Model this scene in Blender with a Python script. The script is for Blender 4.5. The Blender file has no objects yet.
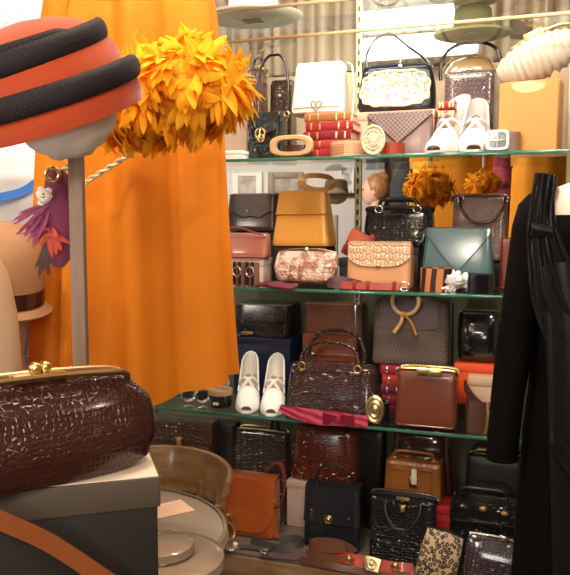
import bpy, bmesh, math, random
from mathutils import Vector, Matrix, Euler, noise
random.seed(7)
PI = math.pi
COL = bpy.context.scene.collection
F = 750.0
YAW = math.radians(19.4); PITCH = math.radians(-5.0)
CAM = Vector((0, -2.1, 1.5))
ROT = Euler((PI/2+PITCH, 0, YAW)).to_matrix()
FW = Vector((-math.sin(YAW), math.cos(YAW), 0)); RT = Vector((math.cos(YAW), math.sin(YAW), 0))

def ray(px, py):
    return ROT @ Vector(((px-285)/F, -(py-287.5)/F, -1))
def atY(px, py, Y):
    d = ray(px, py); return CAM + d*((Y-CAM.y)/d.y)
def atd(px, py, dist):
    d = ray(px, py); return CAM + d*(dist/d.dot(FW))
def atz(px, py, z):
    d = ray(px, py); return CAM + d*((z-CAM.z)/d.z)
def CW(xc, d, z):
    v = CAM + RT*xc + FW*d; v.z = z; return v

# ------------------------------------------------------------------ linking
def fin(name, bm, mat, parent=None, smooth=True, angle=40):
    bmesh.ops.recalc_face_normals(bm, faces=bm.faces[:])
    me = bpy.data.meshes.new(name); bm.to_mesh(me); bm.free()
    if smooth:
        for p in me.polygons: p.use_smooth = True
        me.set_sharp_from_angle(angle=math.radians(angle))
    me.materials.append(mat)
    o = bpy.data.objects.new(name, me); COL.objects.link(o)
    if parent: o.parent = parent
    return o
def thing(name, label, cat, loc=(0,0,0), rot=(0,0,0), group=None):
    o = bpy.data.objects.new(name, None); COL.objects.link(o)
    o.empty_display_size = .05
    o.location = loc; o.rotation_euler = rot if isinstance(rot, tuple) else (0,0,rot)
    o['label'] = label; o['category'] = cat
    if group: o['group'] = group
    return o
def tag(o, label, cat, group=None):
    o['label'] = label; o['category'] = cat
    if group: o['group'] = group
    return o
def struct(name, bm, mat, smooth=False):
    o = fin(name, bm, mat, None, smooth); o['kind'] = 'structure'; return o
def dup(root, loc=None, rot=None, label=None):
    r = root.copy(); COL.objects.link(r)
    if loc is not None: r.location = loc
    if rot is not None: r.rotation_euler = rot
    if label: r['label'] = label
    for ch in list(root.children):
        c = ch.copy(); COL.objects.link(c); c.parent = r
        for g in ch.children:
            d = g.copy(); COL.objects.link(d); d.parent = c
    return r

# ------------------------------------------------------------------ geometry
def B(): return bmesh.new()
def quad_grid(bm, rows, closed_u=False, closed_v=False):
    V = [[bm.verts.new(p) for p in r] for r in rows]
    n = len(V); m = len(V[0])
    for i in range(n-1 + (1 if closed_v else 0)):
        for j in range(m-1 + (1 if closed_u else 0)):
            a=V[i][j]; b=V[i][(j+1)%m]; c=V[(i+1)%n][(j+1)%m]; d=V[(i+1)%n][j]
            try: bm.faces.new((a,b,c,d))
            except ValueError: pass
    return V
def loft(bm, rings, cap=True):
    V = quad_grid(bm, rings, closed_u=True)
    if cap:
        for r in (V[0], V[-1]):
            try: bm.faces.new(r)
            except ValueError: pass
    return V
def box(bm, x0,x1,y0,y1,z0,z1, bev=0, seg=2):
    b2 = B()
    vs = [b2.verts.new((x,y,z)) for x in (x0,x1) for y in (y0,y1) for z in (z0,z1)]
    for f in ((0,1,3,2),(4,6,7,5),(0,4,5,1),(2,3,7,6),(0,2,6,4),(1,5,7,3)):
        b2.faces.new([vs[i] for i in f])
    if bev: bmesh.ops.bevel(b2, geom=b2.edges[:], offset=bev, segments=seg, affect='EDGES', profile=.5)
    merge(bm, b2)
def merge(bm, b2, mtx=None):
    if mtx is not None: bmesh.ops.transform(b2, matrix=mtx, verts=b2.verts[:])
    mp = {v: bm.verts.new(v.co) for v in b2.verts}
    for f in b2.faces:
        try: bm.faces.new([mp[v] for v in f.verts])
        except ValueError: pass
    b2.free()
def smoothpath(pts, k=6, closed=False):
    P = [Vector(p) for p in pts]; n = len(P); out = []
    rng = range(n if closed else n-1)
    for i in rng:
        if closed: p0,p1,p2,p3 = P[i-1],P[i],P[(i+1)%n],P[(i+2)%n]
        else: p0,p1,p2,p3 = P[max(i-1,0)],P[i],P[i+1],P[min(i+2,n-1)]
        for j in range(k):
            t = j/k
            out.append(.5*((2*p1)+(p2-p0)*t+(2*p0-5*p1+4*p2-p3)*t*t+(3*p1-p0-3*p2+p3)*t**3))
    if not closed: out.append(P[-1].copy())
    return out
def tube(bm, pts, r, seg=8, closed=False, k=6, rfun=None, flat=1.0, raw=False):
    P = [Vector(p) for p in pts] if raw else smoothpath(pts, k, closed)
    n = len(P); rings = []; up = None
    for i in range(n):
        if closed: t = P[(i+1)%n]-P[i-1]
        else: t = P[min(i+1,n-1)]-P[max(i-1,0)]
        if t.length < 1e-9: t = Vector((0,0,1))
        t.normalize()
        if up is None:
            up = Vector((0,0,1)) if abs(t.z) < .9 else Vector((0,1,0))
        a = up - t*up.dot(t)
        if a.length < 1e-4: a = t.orthogonal()
        a.normalize(); up = a; b = t.cross(a)
        rr = r*(rfun(i/(n-1)) if rfun else 1)
        rings.append([P[i] + a*math.cos(2*PI*j/seg)*rr*flat + b*math.sin(2*PI*j/seg)*rr for j in range(seg)])
    if closed: quad_grid(bm, rings, closed_u=True, closed_v=True)
    else: loft(bm, rings)
def ribbon(bm, pts, W, T, wdir=(0,0,1), k=6, closed=False, wfun=None):
    P = smoothpath(pts, k, closed); n = len(P); rings = []
    w0 = Vector(wdir)
    for i in range(n):
        if closed: t = P[(i+1)%n]-P[i-1]
        else: t = P[min(i+1,n-1)]-P[max(i-1,0)]
        t.normalize()
        w = w0 - t*w0.dot(t)
        if w.length < 1e-3: w = t.orthogonal()
        w.normalize(); nn = t.cross(w)
        a = w*(W/2*(wfun(i/(n-1)) if wfun else 1)); b = nn*(T/2)
        rings.append([P[i]-a-b, P[i]+a-b, P[i]+a+b, P[i]-a+b])
    if closed: quad_grid(bm, rings, closed_u=True, closed_v=True)
    else: loft(bm, rings)
def lathe(bm, prof, seg=32, cx=0, cy=0, cap=True, sx=1, sy=1):
    rings = [[Vector((cx+max(r,1e-4)*sx*math.cos(2*PI*j/seg), cy+max(r,1e-4)*sy*math.sin(2*PI*j/seg), z)) for j in range(seg)] for r,z in prof]
    loft(bm, rings, cap)
def ellip(bm, c, rx, ry, rz, u=16, v=10):
    rings = []
    for i in range(v+1):
        a = -PI/2 + PI*i/v
        cr = max(math.cos(a), 1e-3)
        rings.append([Vector((c[0]+rx*cr*math.cos(2*PI*j/u), c[1]+ry*cr*math.sin(2*PI*j/u), c[2]+rz*math.sin(a))) for j in range(u)])
    loft(bm, rings)
def torus(bm, c, R, r, axis='Y', sx=1, sz=1, seg=24, s2=8):
    pts = []
    for i in range(seg):
        a = 2*PI*i/seg; u = R*sx*math.cos(a); v = R*sz*math.sin(a)
        pts.append({'Y':(c[0]+u,c[1],c[2]+v),'Z':(c[0]+u,c[1]+v,c[2]),'X':(c[0],c[1]+u,c[2]+v)}[axis])
    tube(bm, pts, r, s2, closed=True, raw=True)
def plate(bm, pts, y0, y1, bev=0):
    """outline in xz, extruded in y"""
    b2 = B()
    a = [b2.verts.new((p[0], y0, p[1])) for p in pts]; b = [b2.verts.new((p[0], y1, p[1])) for p in pts]
    b2.faces.new(a); b2.faces.new(b[::-1]); n = len(pts)
    for i in range(n): b2.faces.new((a[i], b[i], b[(i+1)%n], a[(i+1)%n]))
    if bev:
        es = [e for e in b2.edges if abs(e.verts[0].co.y-e.verts[1].co.y) < 1e-6]
        bmesh.ops.bevel(b2, geom=es, offset=bev, segments=2, affect='EDGES')
    merge(bm, b2)
def superpts(w, h, n=4, N=32, cx=0, cz=0):
    out = []
    for i in range(N):
        a = 2*PI*i/N; c=math.cos(a); s=math.sin(a)
        out.append((cx+w/2*math.copysign(abs(c)**(2/n), c), cz+h/2*math.copysign(abs(s)**(2/n), s)))
    return out

# ------------------------------------------------------------------ materials
MC = {}
def mat(name, col, rough=.5, metal=0, kind=None, scale=1, bump=.3, col2=None, coat=0, spec=.5, sheen=0, trans=0, emit=None, es=0, stretch=(1,1,1), alpha=1):
    if name in MC: return MC[name]
    m = bpy.data.materials.new(name); m.use_nodes = True; MC[name] = m
    nt = m.node_tree; N = nt.nodes; L = nt.links; bs = N['Principled BSDF']
    def inp(k, v):
        if k in bs.inputs: bs.inputs[k].default_value = v
    inp('Base Color', (*col,1)); inp('Roughness', rough); inp('Metallic', metal)
    inp('Coat Weight', coat); inp('Coat Roughness', .12); inp('Specular IOR Level', spec); inp('Sheen Weight', sheen); inp('Transmission Weight', trans)
    if emit: inp('Emission Color', (*emit,1)); inp('Emission Strength', es)
    if kind:
        tc = N.new('ShaderNodeTexCoord'); mp = N.new('ShaderNodeMapping'); L.new(tc.outputs['Object'], mp.inputs[0])
        mp.inputs['Scale'].default_value = stretch
        bp = N.new('ShaderNodeBump'); bp.inputs['Strength'].default_value = bump; bp.inputs['Distance'].default_value = .004
        L.new(bp.outputs[0], bs.inputs['Normal'])
        c2 = col2 or tuple(c*.35 for c in col)
        def ramp(src, p0, p1, ca, cb):
            r = N.new('ShaderNodeValToRGB'); r.color_ramp.elements[0].position=p0; r.color_ramp.elements[1].position=p1
            r.color_ramp.elements[0].color=(*ca,1); r.color_ramp.elements[1].color=(*cb,1)
            L.new(src, r.inputs[0]); return r
        if kind in ('croc','snake'):
            v = N.new('ShaderNodeTexVoronoi'); v.feature = 'DISTANCE_TO_EDGE'; v.inputs['Scale'].default_value = scale*1.3
            v.inputs['Randomness'].default_value = .55
            L.new(mp.outputs[0], v.inputs['Vector'])
            r = ramp(v.outputs['Distance'], 0, .11, tuple((x+y)/2 for x,y in zip(c2,col)), col); L.new(r.outputs[0], bs.inputs['Base Color'])
            r2 = ramp(v.outputs['Distance'], 0, .22, (0,0,0), (1,1,1)); L.new(r2.outputs[0], bp.inputs['Height'])
            if kind == 'snake':
                nz = N.new('ShaderNodeTexNoise'); nz.inputs['Scale'].default_value = scale*.6; L.new(mp.outputs[0], nz.inputs[0])
                r3 = ramp(nz.outputs['Fac'], .42, .58, c2, col); L.new(r3.outputs[0], bs.inputs['Base Color'])
        elif kind == 'noise':
            nz = N.new('ShaderNodeTexNoise'); nz.inputs['Scale'].default_value = scale; nz.inputs['Detail'].default_value = 4; L.new(mp.outputs[0], nz.inputs[0])
            L.new(nz.outputs['Fac'], bp.inputs['Height'])
            if col2:
                r = ramp(nz.outputs['Fac'], .38, .62, col2, col); L.new(r.outputs[0], bs.inputs['Base Color'])
        elif kind == 'weave':
            w = N.new('ShaderNodeTexWave'); w.bands_direction='DIAGONAL'; w.inputs['Scale'].default_value = scale; L.new(mp.outputs[0], w.inputs['Vector'])
            ck = N.new('ShaderNodeTexChecker'); ck.inputs['Scale'].default_value = scale*2; L.new(mp.outputs[0], ck.inputs['Vector'])
            L.new(ck.outputs['Fac'], bp.inputs['Height'])
            r = ramp(ck.outputs['Fac'], .3, .7, c2, col); L.new(r.outputs[0], bs.inputs['Base Color'])
        elif kind == 'spots':
            v = N.new('ShaderNodeTexVoronoi'); v.inputs['Scale'].default_value = scale; L.new(mp.outputs[0], v.inputs['Vector'])
            nz = N.new('ShaderNodeTexNoise'); nz.inputs['Scale'].default_value = scale*2.2; L.new(mp.outputs[0], nz.inputs[0])
            ad = N.new('ShaderNodeMath'); ad.operation='MULTIPLY_ADD'; L.new(nz.outputs['Fac'], ad.inputs[0]); ad.inputs[1].default_value=.5; L.new(v.outputs['Distance'], ad.inputs[2])
            r = N.new('ShaderNodeValToRGB'); cr = r.color_ramp
            cr.elements[0].position=0; cr.elements[0].color=(.32,.17,.07,1); cr.elements[1].position=.50; cr.elements[1].color=(.02,.014,.01,1)
            for p,c in ((.47,(.30,.16,.07,1)),(.76,(.02,.014,.01,1)),(.80,(*col,1))):
                e = cr.elements.new(p); e.color=c
            L.new(ad.outputs[0], r.inputs[0]); L.new(r.outputs[0], bs.inputs['Base Color'])
        elif kind == 'stripe':
            w = N.new('ShaderNodeTexWave'); w.bands_direction='X'; w.inputs['Scale'].default_value = scale; w.inputs['Distortion'].default_value=6; w.inputs['Detail Scale'].default_value=.6; L.new(mp.outputs[0], w.inputs['Vector'])
            r = ramp(w.outputs['Fac'], .45, .55, c2, col); L.new(r.outputs[0], bs.inputs['Base Color'])
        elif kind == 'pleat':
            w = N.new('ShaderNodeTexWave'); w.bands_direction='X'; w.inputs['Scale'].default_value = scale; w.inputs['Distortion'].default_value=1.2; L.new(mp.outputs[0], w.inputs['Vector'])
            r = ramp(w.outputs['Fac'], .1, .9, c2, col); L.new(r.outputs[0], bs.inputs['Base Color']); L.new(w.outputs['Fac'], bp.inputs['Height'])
        elif kind == 'wood':
            w = N.new('ShaderNodeTexNoise'); w.inputs['Scale'].default_value = scale; w.inputs['Detail'].default_value=6; L.new(mp.outputs[0], w.inputs[0])
            r = ramp(w.outputs['Fac'], .3, .7, c2, col); L.new(r.outputs[0], bs.inputs['Base Color']); L.new(w.outputs['Fac'], bp.inputs['Height'])
        elif kind == 'flowers':
            v = N.new('ShaderNodeTexVoronoi'); v.inputs['Scale'].default_value = scale; L.new(mp.outputs[0], v.inputs['Vector'])
            sp = N.new('ShaderNodeSeparateColor'); L.new(v.outputs['Color'], sp.inputs[0])
            r = N.new('ShaderNodeValToRGB'); cr = r.color_ramp; cr.interpolation='CONSTANT'
            cr.elements[0].position=0; cr.elements[0].color=(.85,.25,.35,1); cr.elements[1].position=.18; cr.elements[1].color=(.80,.74,.52,1)
            for p,c in ((.40,(.25,.42,.16,1)),(.52,(.86,.80,.66,1)),(.72,(.30,.40,.62,1)),(.80,(.85,.78,.6,1)),(.93,(.7,.3,.12,1))):
                e = cr.elements.new(p); e.color=c
            L.new(sp.outputs[0], r.inputs[0]); L.new(r.outputs[0], bs.inputs['Base Color'])
            L.new(v.outputs['Distance'], bp.inputs['Height'])
    return m
def glassmat(name, tint, refl=.12):
    m = bpy.data.materials.new(name); m.use_nodes=True; nt=m.node_tree; N=nt.nodes; L=nt.links
    N.remove(N['Principled BSDF']); out=N['Material Output']
    tr=N.new('ShaderNodeBsdfTransparent'); tr.inputs[0].default_value=(*tint,1)
    gl=N.new('ShaderNodeBsdfGlossy'); gl.inputs['Roughness'].default_value=.03; gl.inputs[0].default_value=(.95,1,.97,1)
    fr=N.new('ShaderNodeFresnel'); fr.inputs[0].default_value=1.35
    ge=N.new('ShaderNodeNewGeometry'); iv=N.new('ShaderNodeMath'); iv.operation='SUBTRACT'; iv.inputs[0].default_value=1; L.new(ge.outputs['Backfacing'],iv.inputs[1])
    mu=N.new('ShaderNodeMath'); mu.operation='MULTIPLY'; L.new(fr.outputs[0],mu.inputs[0]); L.new(iv.outputs[0],mu.inputs[1])
    mx=N.new('ShaderNodeMixShader'); L.new(mu.outputs[0],mx.inputs[0]); L.new(tr.outputs[0],mx.inputs[1]); L.new(gl.outputs[0],mx.inputs[2])
    L.new(mx.outputs[0],out.inputs[0]); return m

GOLD = mat('polished_gold', (.80,.58,.25), .28, 1)
BRASS = mat('aged_brass', (.40,.30,.17), .4, 1, 'noise', 60, .1)
SILVER = mat('silver', (.8,.8,.78), .25, 1)
CHROME = mat('dark_steel', (.3,.3,.3), .35, 1)
GLASS = glassmat('shelf_glass', (.95,.985,.965))
def softmat(name,c1,c2):
    m=bpy.data.materials.new(name); m.use_nodes=True; nt=m.node_tree; N=nt.nodes; L=nt.links
    N.remove(N['Principled BSDF']); out=N['Material Output']
    d=N.new('ShaderNodeBsdfDiffuse'); t=N.new('ShaderNodeBsdfTranslucent'); mx=N.new('ShaderNodeMixShader'); mx.inputs[0].default_value=.45
    tc=N.new('ShaderNodeTexCoord'); nz=N.new('ShaderNodeTexNoise'); nz.inputs['Scale'].default_value=22; L.new(tc.outputs['Object'],nz.inputs[0])
    r=N.new('ShaderNodeValToRGB'); r.color_ramp.elements[0].position=.35; r.color_ramp.elements[1].position=.65; r.color_ramp.elements[0].color=(*c2,1); r.color_ramp.elements[1].color=(*c1,1)
    L.new(nz.outputs['Fac'],r.inputs[0]); L.new(r.outputs[0],d.inputs[0]); L.new(r.outputs[0],t.inputs[0])
    L.new(d.outputs[0],mx.inputs[1]); L.new(t.outputs[0],mx.inputs[2]); L.new(mx.outputs[0],out.inputs[0]); MC[name]=m; return m
EDGE = mat('green_glass_edge', (.05,.22,.15), .08, 0, coat=.6, trans=.3)
BLACKL = mat('black_leather', (.006,.006,.007), .32, 0, 'noise', 180, .15, coat=.3)
BLACKP = mat('black_patent', (.008,.008,.011), .14, 0, 'noise', 25, .12, coat=1)
BLACKC = mat('black_crocodile', (.006,.007,.010), .2, 0, 'croc', 75, .8, (.003,.003,.004), coat=.7, stretch=(.7,1,1.1))
BLACKC2 = mat('black_crocodile_fine', (.006,.006,.008), .2, 0, 'croc', 130, .7, (.003,.003,.004), coat=.6, stretch=(.6,1,1))
DKCROC = mat('dark_brown_crocodile', (.045,.022,.018), .2, 0, 'croc', 90, .8, (.010,.005,.005), coat=.6, stretch=(.6,1,1.1))
BRCROC = mat('brown_crocodile', (.10,.045,.032), .25, 0, 'croc', 70, .7, (.03,.012,.01), coat=.6, stretch=(.8,1,1))
REDCROC = mat('red_brown_crocodile', (.16,.030,.012), .14, 0, 'croc', 40, .7, (.03,.006,.004), coat=1, stretch=(.7,1,2.0))
BIGCROC = mat('oxblood_crocodile', (.040,.008,.006), .22, 0, 'croc', 125, .3, (.012,.003,.003), coat=.6, spec=.4)
TANL = mat('tan_leather', (.50,.24,.06), .38, 0, 'noise', 60, .15, coat=.3)
GOLDTAN = mat('golden_tan_leather', (.66,.31,.065), .25, 0, 'noise', 30, .12, coat=.4)
SATCHEL = mat('chestnut_tan_leather', (.30,.105,.022), .28, 0, 'noise', 60, .15, coat=.5)
ORANGEL = mat('orange_brown_leather', (.36,.10,.025), .33, 0, 'noise', 90, .15, coat=.3)
BROWNL = mat('red_brown_leather', (.13,.033,.017), .26, 0, 'noise', 60, .12, coat=.5)
DKBROWN = mat('dark_brown_leather', (.045,.018,.015), .22, 0, 'noise', 60, .15, coat=.6)
REDL = mat('red_leather', (.26,.022,.010), .45, 0, 'noise', 100, .15)
RUSTL = mat('rust_leather', (.24,.035,.022), .4, 0, 'noise', 80, .15)
MAUVEL = mat('mauve_leather', (.07,.02,.028), .5, 0, 'noise', 80, .15)
PINKL = mat('salmon_leather', (.40,.14,.10), .35, 0, 'noise', 40, .15, coat=.3)
TEALL = mat('teal_leather', (.030,.085,.095), .3, 0, 'noise', 50, .12, coat=.5)
NAVYL = mat('navy_leather', (.012,.022,.07), .35, 0, 'noise', 60, .12, coat=.3)
WHITEL = mat('white_leather', (.80,.78,.75), .35, 0, 'noise', 120, .2)
SILVERL = mat('pale_silver_lizard', (.72,.68,.64), .32, .2, 'croc', 200, .4, (.5,.46,.43), coat=.2)
CREAMS = mat('cream_satin', (.50,.43,.35), .4, 0, 'noise', 30, .25)
INTERIOR = mat('shoe_lining', (.42,.30,.24), .7)
BEIGEC = mat('beige_card', (.62,.42,.30), .7)
PINKC = mat('pale_pink_card', (.70,.50,.45), .7)
WHITEC = mat('white_card', (.80,.78,.74), .7)
BLACKCARD = mat('black_card', (.02,.018,.02), .6)
REDC = mat('red_orange_card', (.78,.09,.02), .5)
PAPER = mat('book_pages', (.72,.62,.45), .85)
# ------------------------------------------------------------------ bag builder
class Body:
    def __init__(s, W, D, H, tw=1., td=.6, n=6, bulge=0., bd=.0, lean=0., wf=None):
        s.W,s.D,s.H,s.tw,s.td,s.n,s.bulge,s.bd,s.lean,s.wf = W,D,H,tw,td,n,bulge,bd,lean,wf
    def w(s,t):
        k = s.wf(t) if s.wf else 1+(s.tw-1)*t
        return s.W/2*(k + s.bulge*math.sin(PI*min(max(t,0),1)))
    def d(s,t): return s.D/2*(1+(s.td-1)*max(t,0)**1.3 + s.bd*math.sin(PI*min(max(t,0),1)))
    def yo(s,t): return s.lean*t
    def front(s,f,t,off=0):
        f = max(-1,min(1,f))
        return Vector((f*(s.w(t)+off*.6), s.yo(t)-s.d(t)*max(1-abs(f)**s.n,0)**(1/s.n)-off, s.H*t))
    def mesh(s, bm, r=.012, rows=12):
        N=48; rings=[]
        ts=[0, .3*r/s.H, r/s.H]+[r/s.H+(1-2*r/s.H)*(i+1)/rows for i in range(rows)]+[1-.3*r/s.H, 1]
        for i,t in enumerate(ts):
            k = {0:.93, 1:.98, len(ts)-2:.975, len(ts)-1:.90}.get(i,1)
            kd = {0:.82, 1:.95, len(ts)-2:.90, len(ts)-1:.6}.get(i,1)
            ring=[]
            for j in range(N):
                a=2*PI*(j+.5)/N; c=math.cos(a); q=math.sin(a)
                ring.append(Vector((k*s.w(t)*math.copysign(abs(c)**(2/s.n),c), s.yo(t)+kd*s.d(t)*math.copysign(abs(q)**(2/s.n),q), s.H*t)))
            rings.append(ring)
        loft(bm, rings)
    def patch(s, bm, f0,f1,t0,t1,off=.003,th=.003,bot=None,over=False,nx=24,nt=8):
        """bot(u in -1..1)-> fraction added to t0"""
        rows=[]
        if over:
            for yy in (.75,.3,-.3):
                rows.append([Vector((f*s.w(1), s.yo(1)-s.d(1)*yy*-1, s.H+off*1.2)) for f in [f0+(f1-f0)*i/nx for i in range(nx+1)]])
        for k in range(nt+1):
            row=[]
            for i in range(nx+1):
                u=-1+2*i/nx; f=f0+(f1-f0)*i/nx
                b=t0+(bot(u) if bot else 0); t=t1+(b-t1)*k/nt
                row.append(s.front(f*.995,t,off))
            rows.append(row)
        b2=B(); quad_grid(b2, rows); 
        bmesh.ops.recalc_face_normals(b2, faces=b2.faces[:])
        bmesh.ops.solidify(b2, geom=b2.faces[:], thickness=th)
        merge(bm,b2)

def handle_pts(a, z0, H, y=0, lean=0, shape='arc', drop=0):
    if shape=='arc':
        return [(-a*1.0,y,z0),(-a*1.02,y+lean*.3,z0+H*.35),(-a*.82,y+lean*.7,z0+H*.78),(-a*.4,y+lean,z0+H*.98),(0,y+lean,z0+H),(a*.4,y+lean,z0+H*.98),(a*.82,y+lean*.7,z0+H*.78),(a*1.02,y+lean*.3,z0+H*.35),(a,y,z0)]
    if shape=='flat':
        return [(-a,y,z0),(-a*.95,y+lean*.4,z0+H*.6),(-a*.75,y+lean,z0+H*.95),(0,y+lean,z0+H),(a*.75,y+lean,z0+H*.95),(a*.95,y+lean*.4,z0+H*.6),(a,y,z0)]
    if shape=='droop':   # hangs down in front
        return [(-a,y,z0),(-a*.95,y-.02,z0-H*.4),(-a*.5,y-.03,z0-H*.9),(0,y-.03,z0-H),(a*.5,y-.03,z0-H*.9),(a*.95,y-.02,z0-H*.4),(a,y,z0)]

def bag(name, label, cat, loc, rot, W, D, H, m, flap=None, frame=None, handle=None, clasp=None, pocket=None, seams=True, group=None, **kw):
    r = thing(name, label, cat, loc, rot, group)
    b = Body(W,D,H,**kw)
    bm=B(); b.mesh(bm); body=fin('body', bm, m, r)
    if seams:
        bm=B(); zt=.94; fs=.93
        pts=[b.front(-fs,zt,.001),b.front(-fs,.5,.001),b.front(-fs,.08,.001),b.front(-.6,.05,.001),b.front(0,.05,.001),b.front(.6,.05,.001),b.front(fs,.08,.001),b.front(fs,.5,.001),b.front(fs,zt,.001)]
        tube(bm, pts, .0017, 6, k=5); fin('piping', bm, m, body)
    if flap:
        drop=flap.get('drop',.5); sh=flap.get('shape','round'); fw=flap.get('fw',.98)
        fn={'straight':lambda u:0, 'round':lambda u:drop*.42*abs(u)**4, 'V':lambda u:drop*.88*abs(u)**1.0, 'wave':lambda u:drop*.3*abs(u)**2+.03*math.cos(u*9)}[sh]
        bm=B(); b.patch(bm,-fw,fw,1-drop,1,.004,.004,fn,over=True)
        fl=fin('flap', bm, flap.get('mat',m), r)
        if flap.get('trim', True):
            bm=B(); pts=[]
            for i in range(17):
                u=-1+i/8; pts.append(b.front(u*fw*.99, 1-drop+fn(u)+.015, .0055))
            tube(bm,pts,.0016,6,k=3); fin('flap_edging',bm,flap.get('tmat',flap.get('mat',m)),fl)
    if pocket:
        for (f0,f1,t0,t1) in pocket:
            bm=B(); b.patch(bm,f0,f1,t0,t1,.006,.006); pk=fin('pocket',bm,m,r)
            bm=B(); tube(bm,[b.front(f0,t1-.03,.0075),b.front((f0+f1)/2,t1-.03,.0075),b.front(f1,t1-.03,.0075)],.0018,6); fin('pocket_seam',bm,m,pk)
    if frame:
        fw=frame.get('fw',.96); h=frame.get('h',.010); fm=frame.get('mat',GOLD)
        bm=B(); w=b.w(1)*fw; d=max(b.d(1)*.62,.006)
        for sgn in (-1,1):
            pts=[(-w,b.yo(1)+sgn*.003,H-h*1.8),(-w*.985,b.yo(1)+sgn*d,H+h*.2),(0,b.yo(1)+sgn*d,H+h*.5),(w*.985,b.yo(1)+sgn*d,H+h*.2),(w,b.yo(1)+sgn*.003,H-h*1.8)]
            tube(bm,pts,h*.42,8,k=6)
        fr=fin('frame',bm,fm,r)
        if frame.get('kiss',True):
            bm=B(); ellip(bm,(-.007,b.yo(1),H+h*1.3),.008,.007,.008); ellip(bm,(.007,b.yo(1)-.004,H+h*1.3),.008,.007,.008); fin('kiss_clasp',bm,fm,fr)
    if handle:
        hs = handle if isinstance(handle,list) else [handle]
        for h in hs:
            a=h.get('a',W*.28); hh=h['H']; y=h.get('y',0)+b.yo(1); rr=h.get('r',.006); z0=h.get('z',H*.97)
            p=handle_pts(a,z0,hh,y,h.get('lean',0),h.get('shape','arc'))
            dx=h.get('dx',0)
            p=[(q[0]+dx,q[1],q[2]) for q in p]
            bm=B(); tube(bm,p,rr,10,k=5,flat=h.get('flat',1)); ho=fin('handle',bm,h.get('mat',m),r)
            if h.get('rings',True):
                for q in (p[0],p[-1]):
                    bm=B(); torus(bm,(q[0],q[1]-.004,q[2]),rr*1.9,rr*.45,'Y'); box(bm,q[0]-rr*1.3,q[0]+rr*1.3,q[1]-rr*1.2,q[1]+rr,q[2]-rr*3,q[2]-rr*1.4,.001); fin('handle_ring',bm,h.get('rmat',GOLD),ho)
    if clasp:
        for c in (clasp if isinstance(clasp,list) else [clasp]):
            k=c['k']; p=b.front(c.get('f',0),c.get('t',.6),.008); cm=c.get('mat',GOLD); s=c.get('s',1); bm=B()
            if k=='knob':
                ellip(bm,p,.010*s,.007*s,.010*s); torus(bm,(p.x,p.y+.002,p.z),.013*s,.002*s,'Y')
            elif k=='lock':
                box(bm,p.x-.012*s,p.x+.012*s,p.y-.004,p.y+.006,p.z-.016*s,p.z+.012*s,.002); torus(bm,(p.x,p.y-.005,p.z+.003*s),.006*s,.002*s,'Y'); box(bm,p.x-.016*s,p.x+.016*s,p.y-.002,p.y+.005,p.z+.010*s,p.z+.016*s,.001)
            elif k=='turn':
                plate(bm,superpts(.034*s,.022*s,2.5,20,p.x,p.z),p.y-.002,p.y+.005,.001); box(bm,p.x-.009*s,p.x+.009*s,p.y-.010,p.y-.001,p.z-.003,p.z+.003,.001)
            elif k=='bar':
                box(bm,p.x-.022*s,p.x+.022*s,p.y-.004,p.y+.005,p.z-.005*s,p.z+.005*s,.0015); box(bm,p.x-.004,p.x+.004,p.y-.007,p.y-.002,p.z-.008*s,p.z+.008*s,.001)
            elif k=='heart':
                pts=[(p.x+s*.019*(math.sin(a)**3), p.z+s*.0125*(math.cos(a)*1.3-.5*math.cos(2*a)-.2*math.cos(3*a))) for a in [2*PI*i/28 for i in range(28)]]
                tube(bm,[(q[0],p.y-.002,q[1]) for q in pts],.0024*s,6,closed=True,raw=True); ellip(bm,(p.x,p.y,p.z+.003),.005*s,.003,.004*s)
            elif k=='snap':
                ellip(bm,p,.006*s,.004*s,.006*s)
            elif k=='buckle':
                torus(bm,(p.x,p.y-.001,p.z),.016*s,.003*s,'Y'); torus(bm,(p.x+.004*s,p.y-.003,p.z-.014*s),.011*s,.0025*s,'Y'); tube(bm,[(p.x,p.y-.003,p.z+.014*s),(p.x,p.y-.006,p.z-.012*s)],.002*s,6,k=1)
            fin('clasp',bm,cm,r)
    return r

def fit(px0,px1,pyt,pyb,Y,z0=None,side=0):
    """centre x, base z, width, height of a front face standing at plane Y"""
    pm=(pyt+pyb)/2
    a=atY(px0,pm,Y).x; b=atY(px1,pm,Y).x; xm=(px0+px1)/2
    zt=atY(xm,pyt,Y).z; zb=atY(xm,pyb,Y).z if z0 is None else z0
    return (a+b)/2, zb, (b-a)-side, zt-zb

def fbag(name,label,cat,px0,px1,pyt,pyb,Y,D,m,z0=None,rot=0,side=None,**kw):
    """bag fitted to the picture's box; Y is the front face"""
    side = D*.28 if side is None else side
    cx,zb,W,H=fit(px0,px1,pyt,pyb,Y,z0,side)
    return bag(name,label,cat,(cx-side/2*.9,Y+D/2,zb),(0,0,rot) if not isinstance(rot,tuple) else rot,W,D,H,m,**kw)

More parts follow.
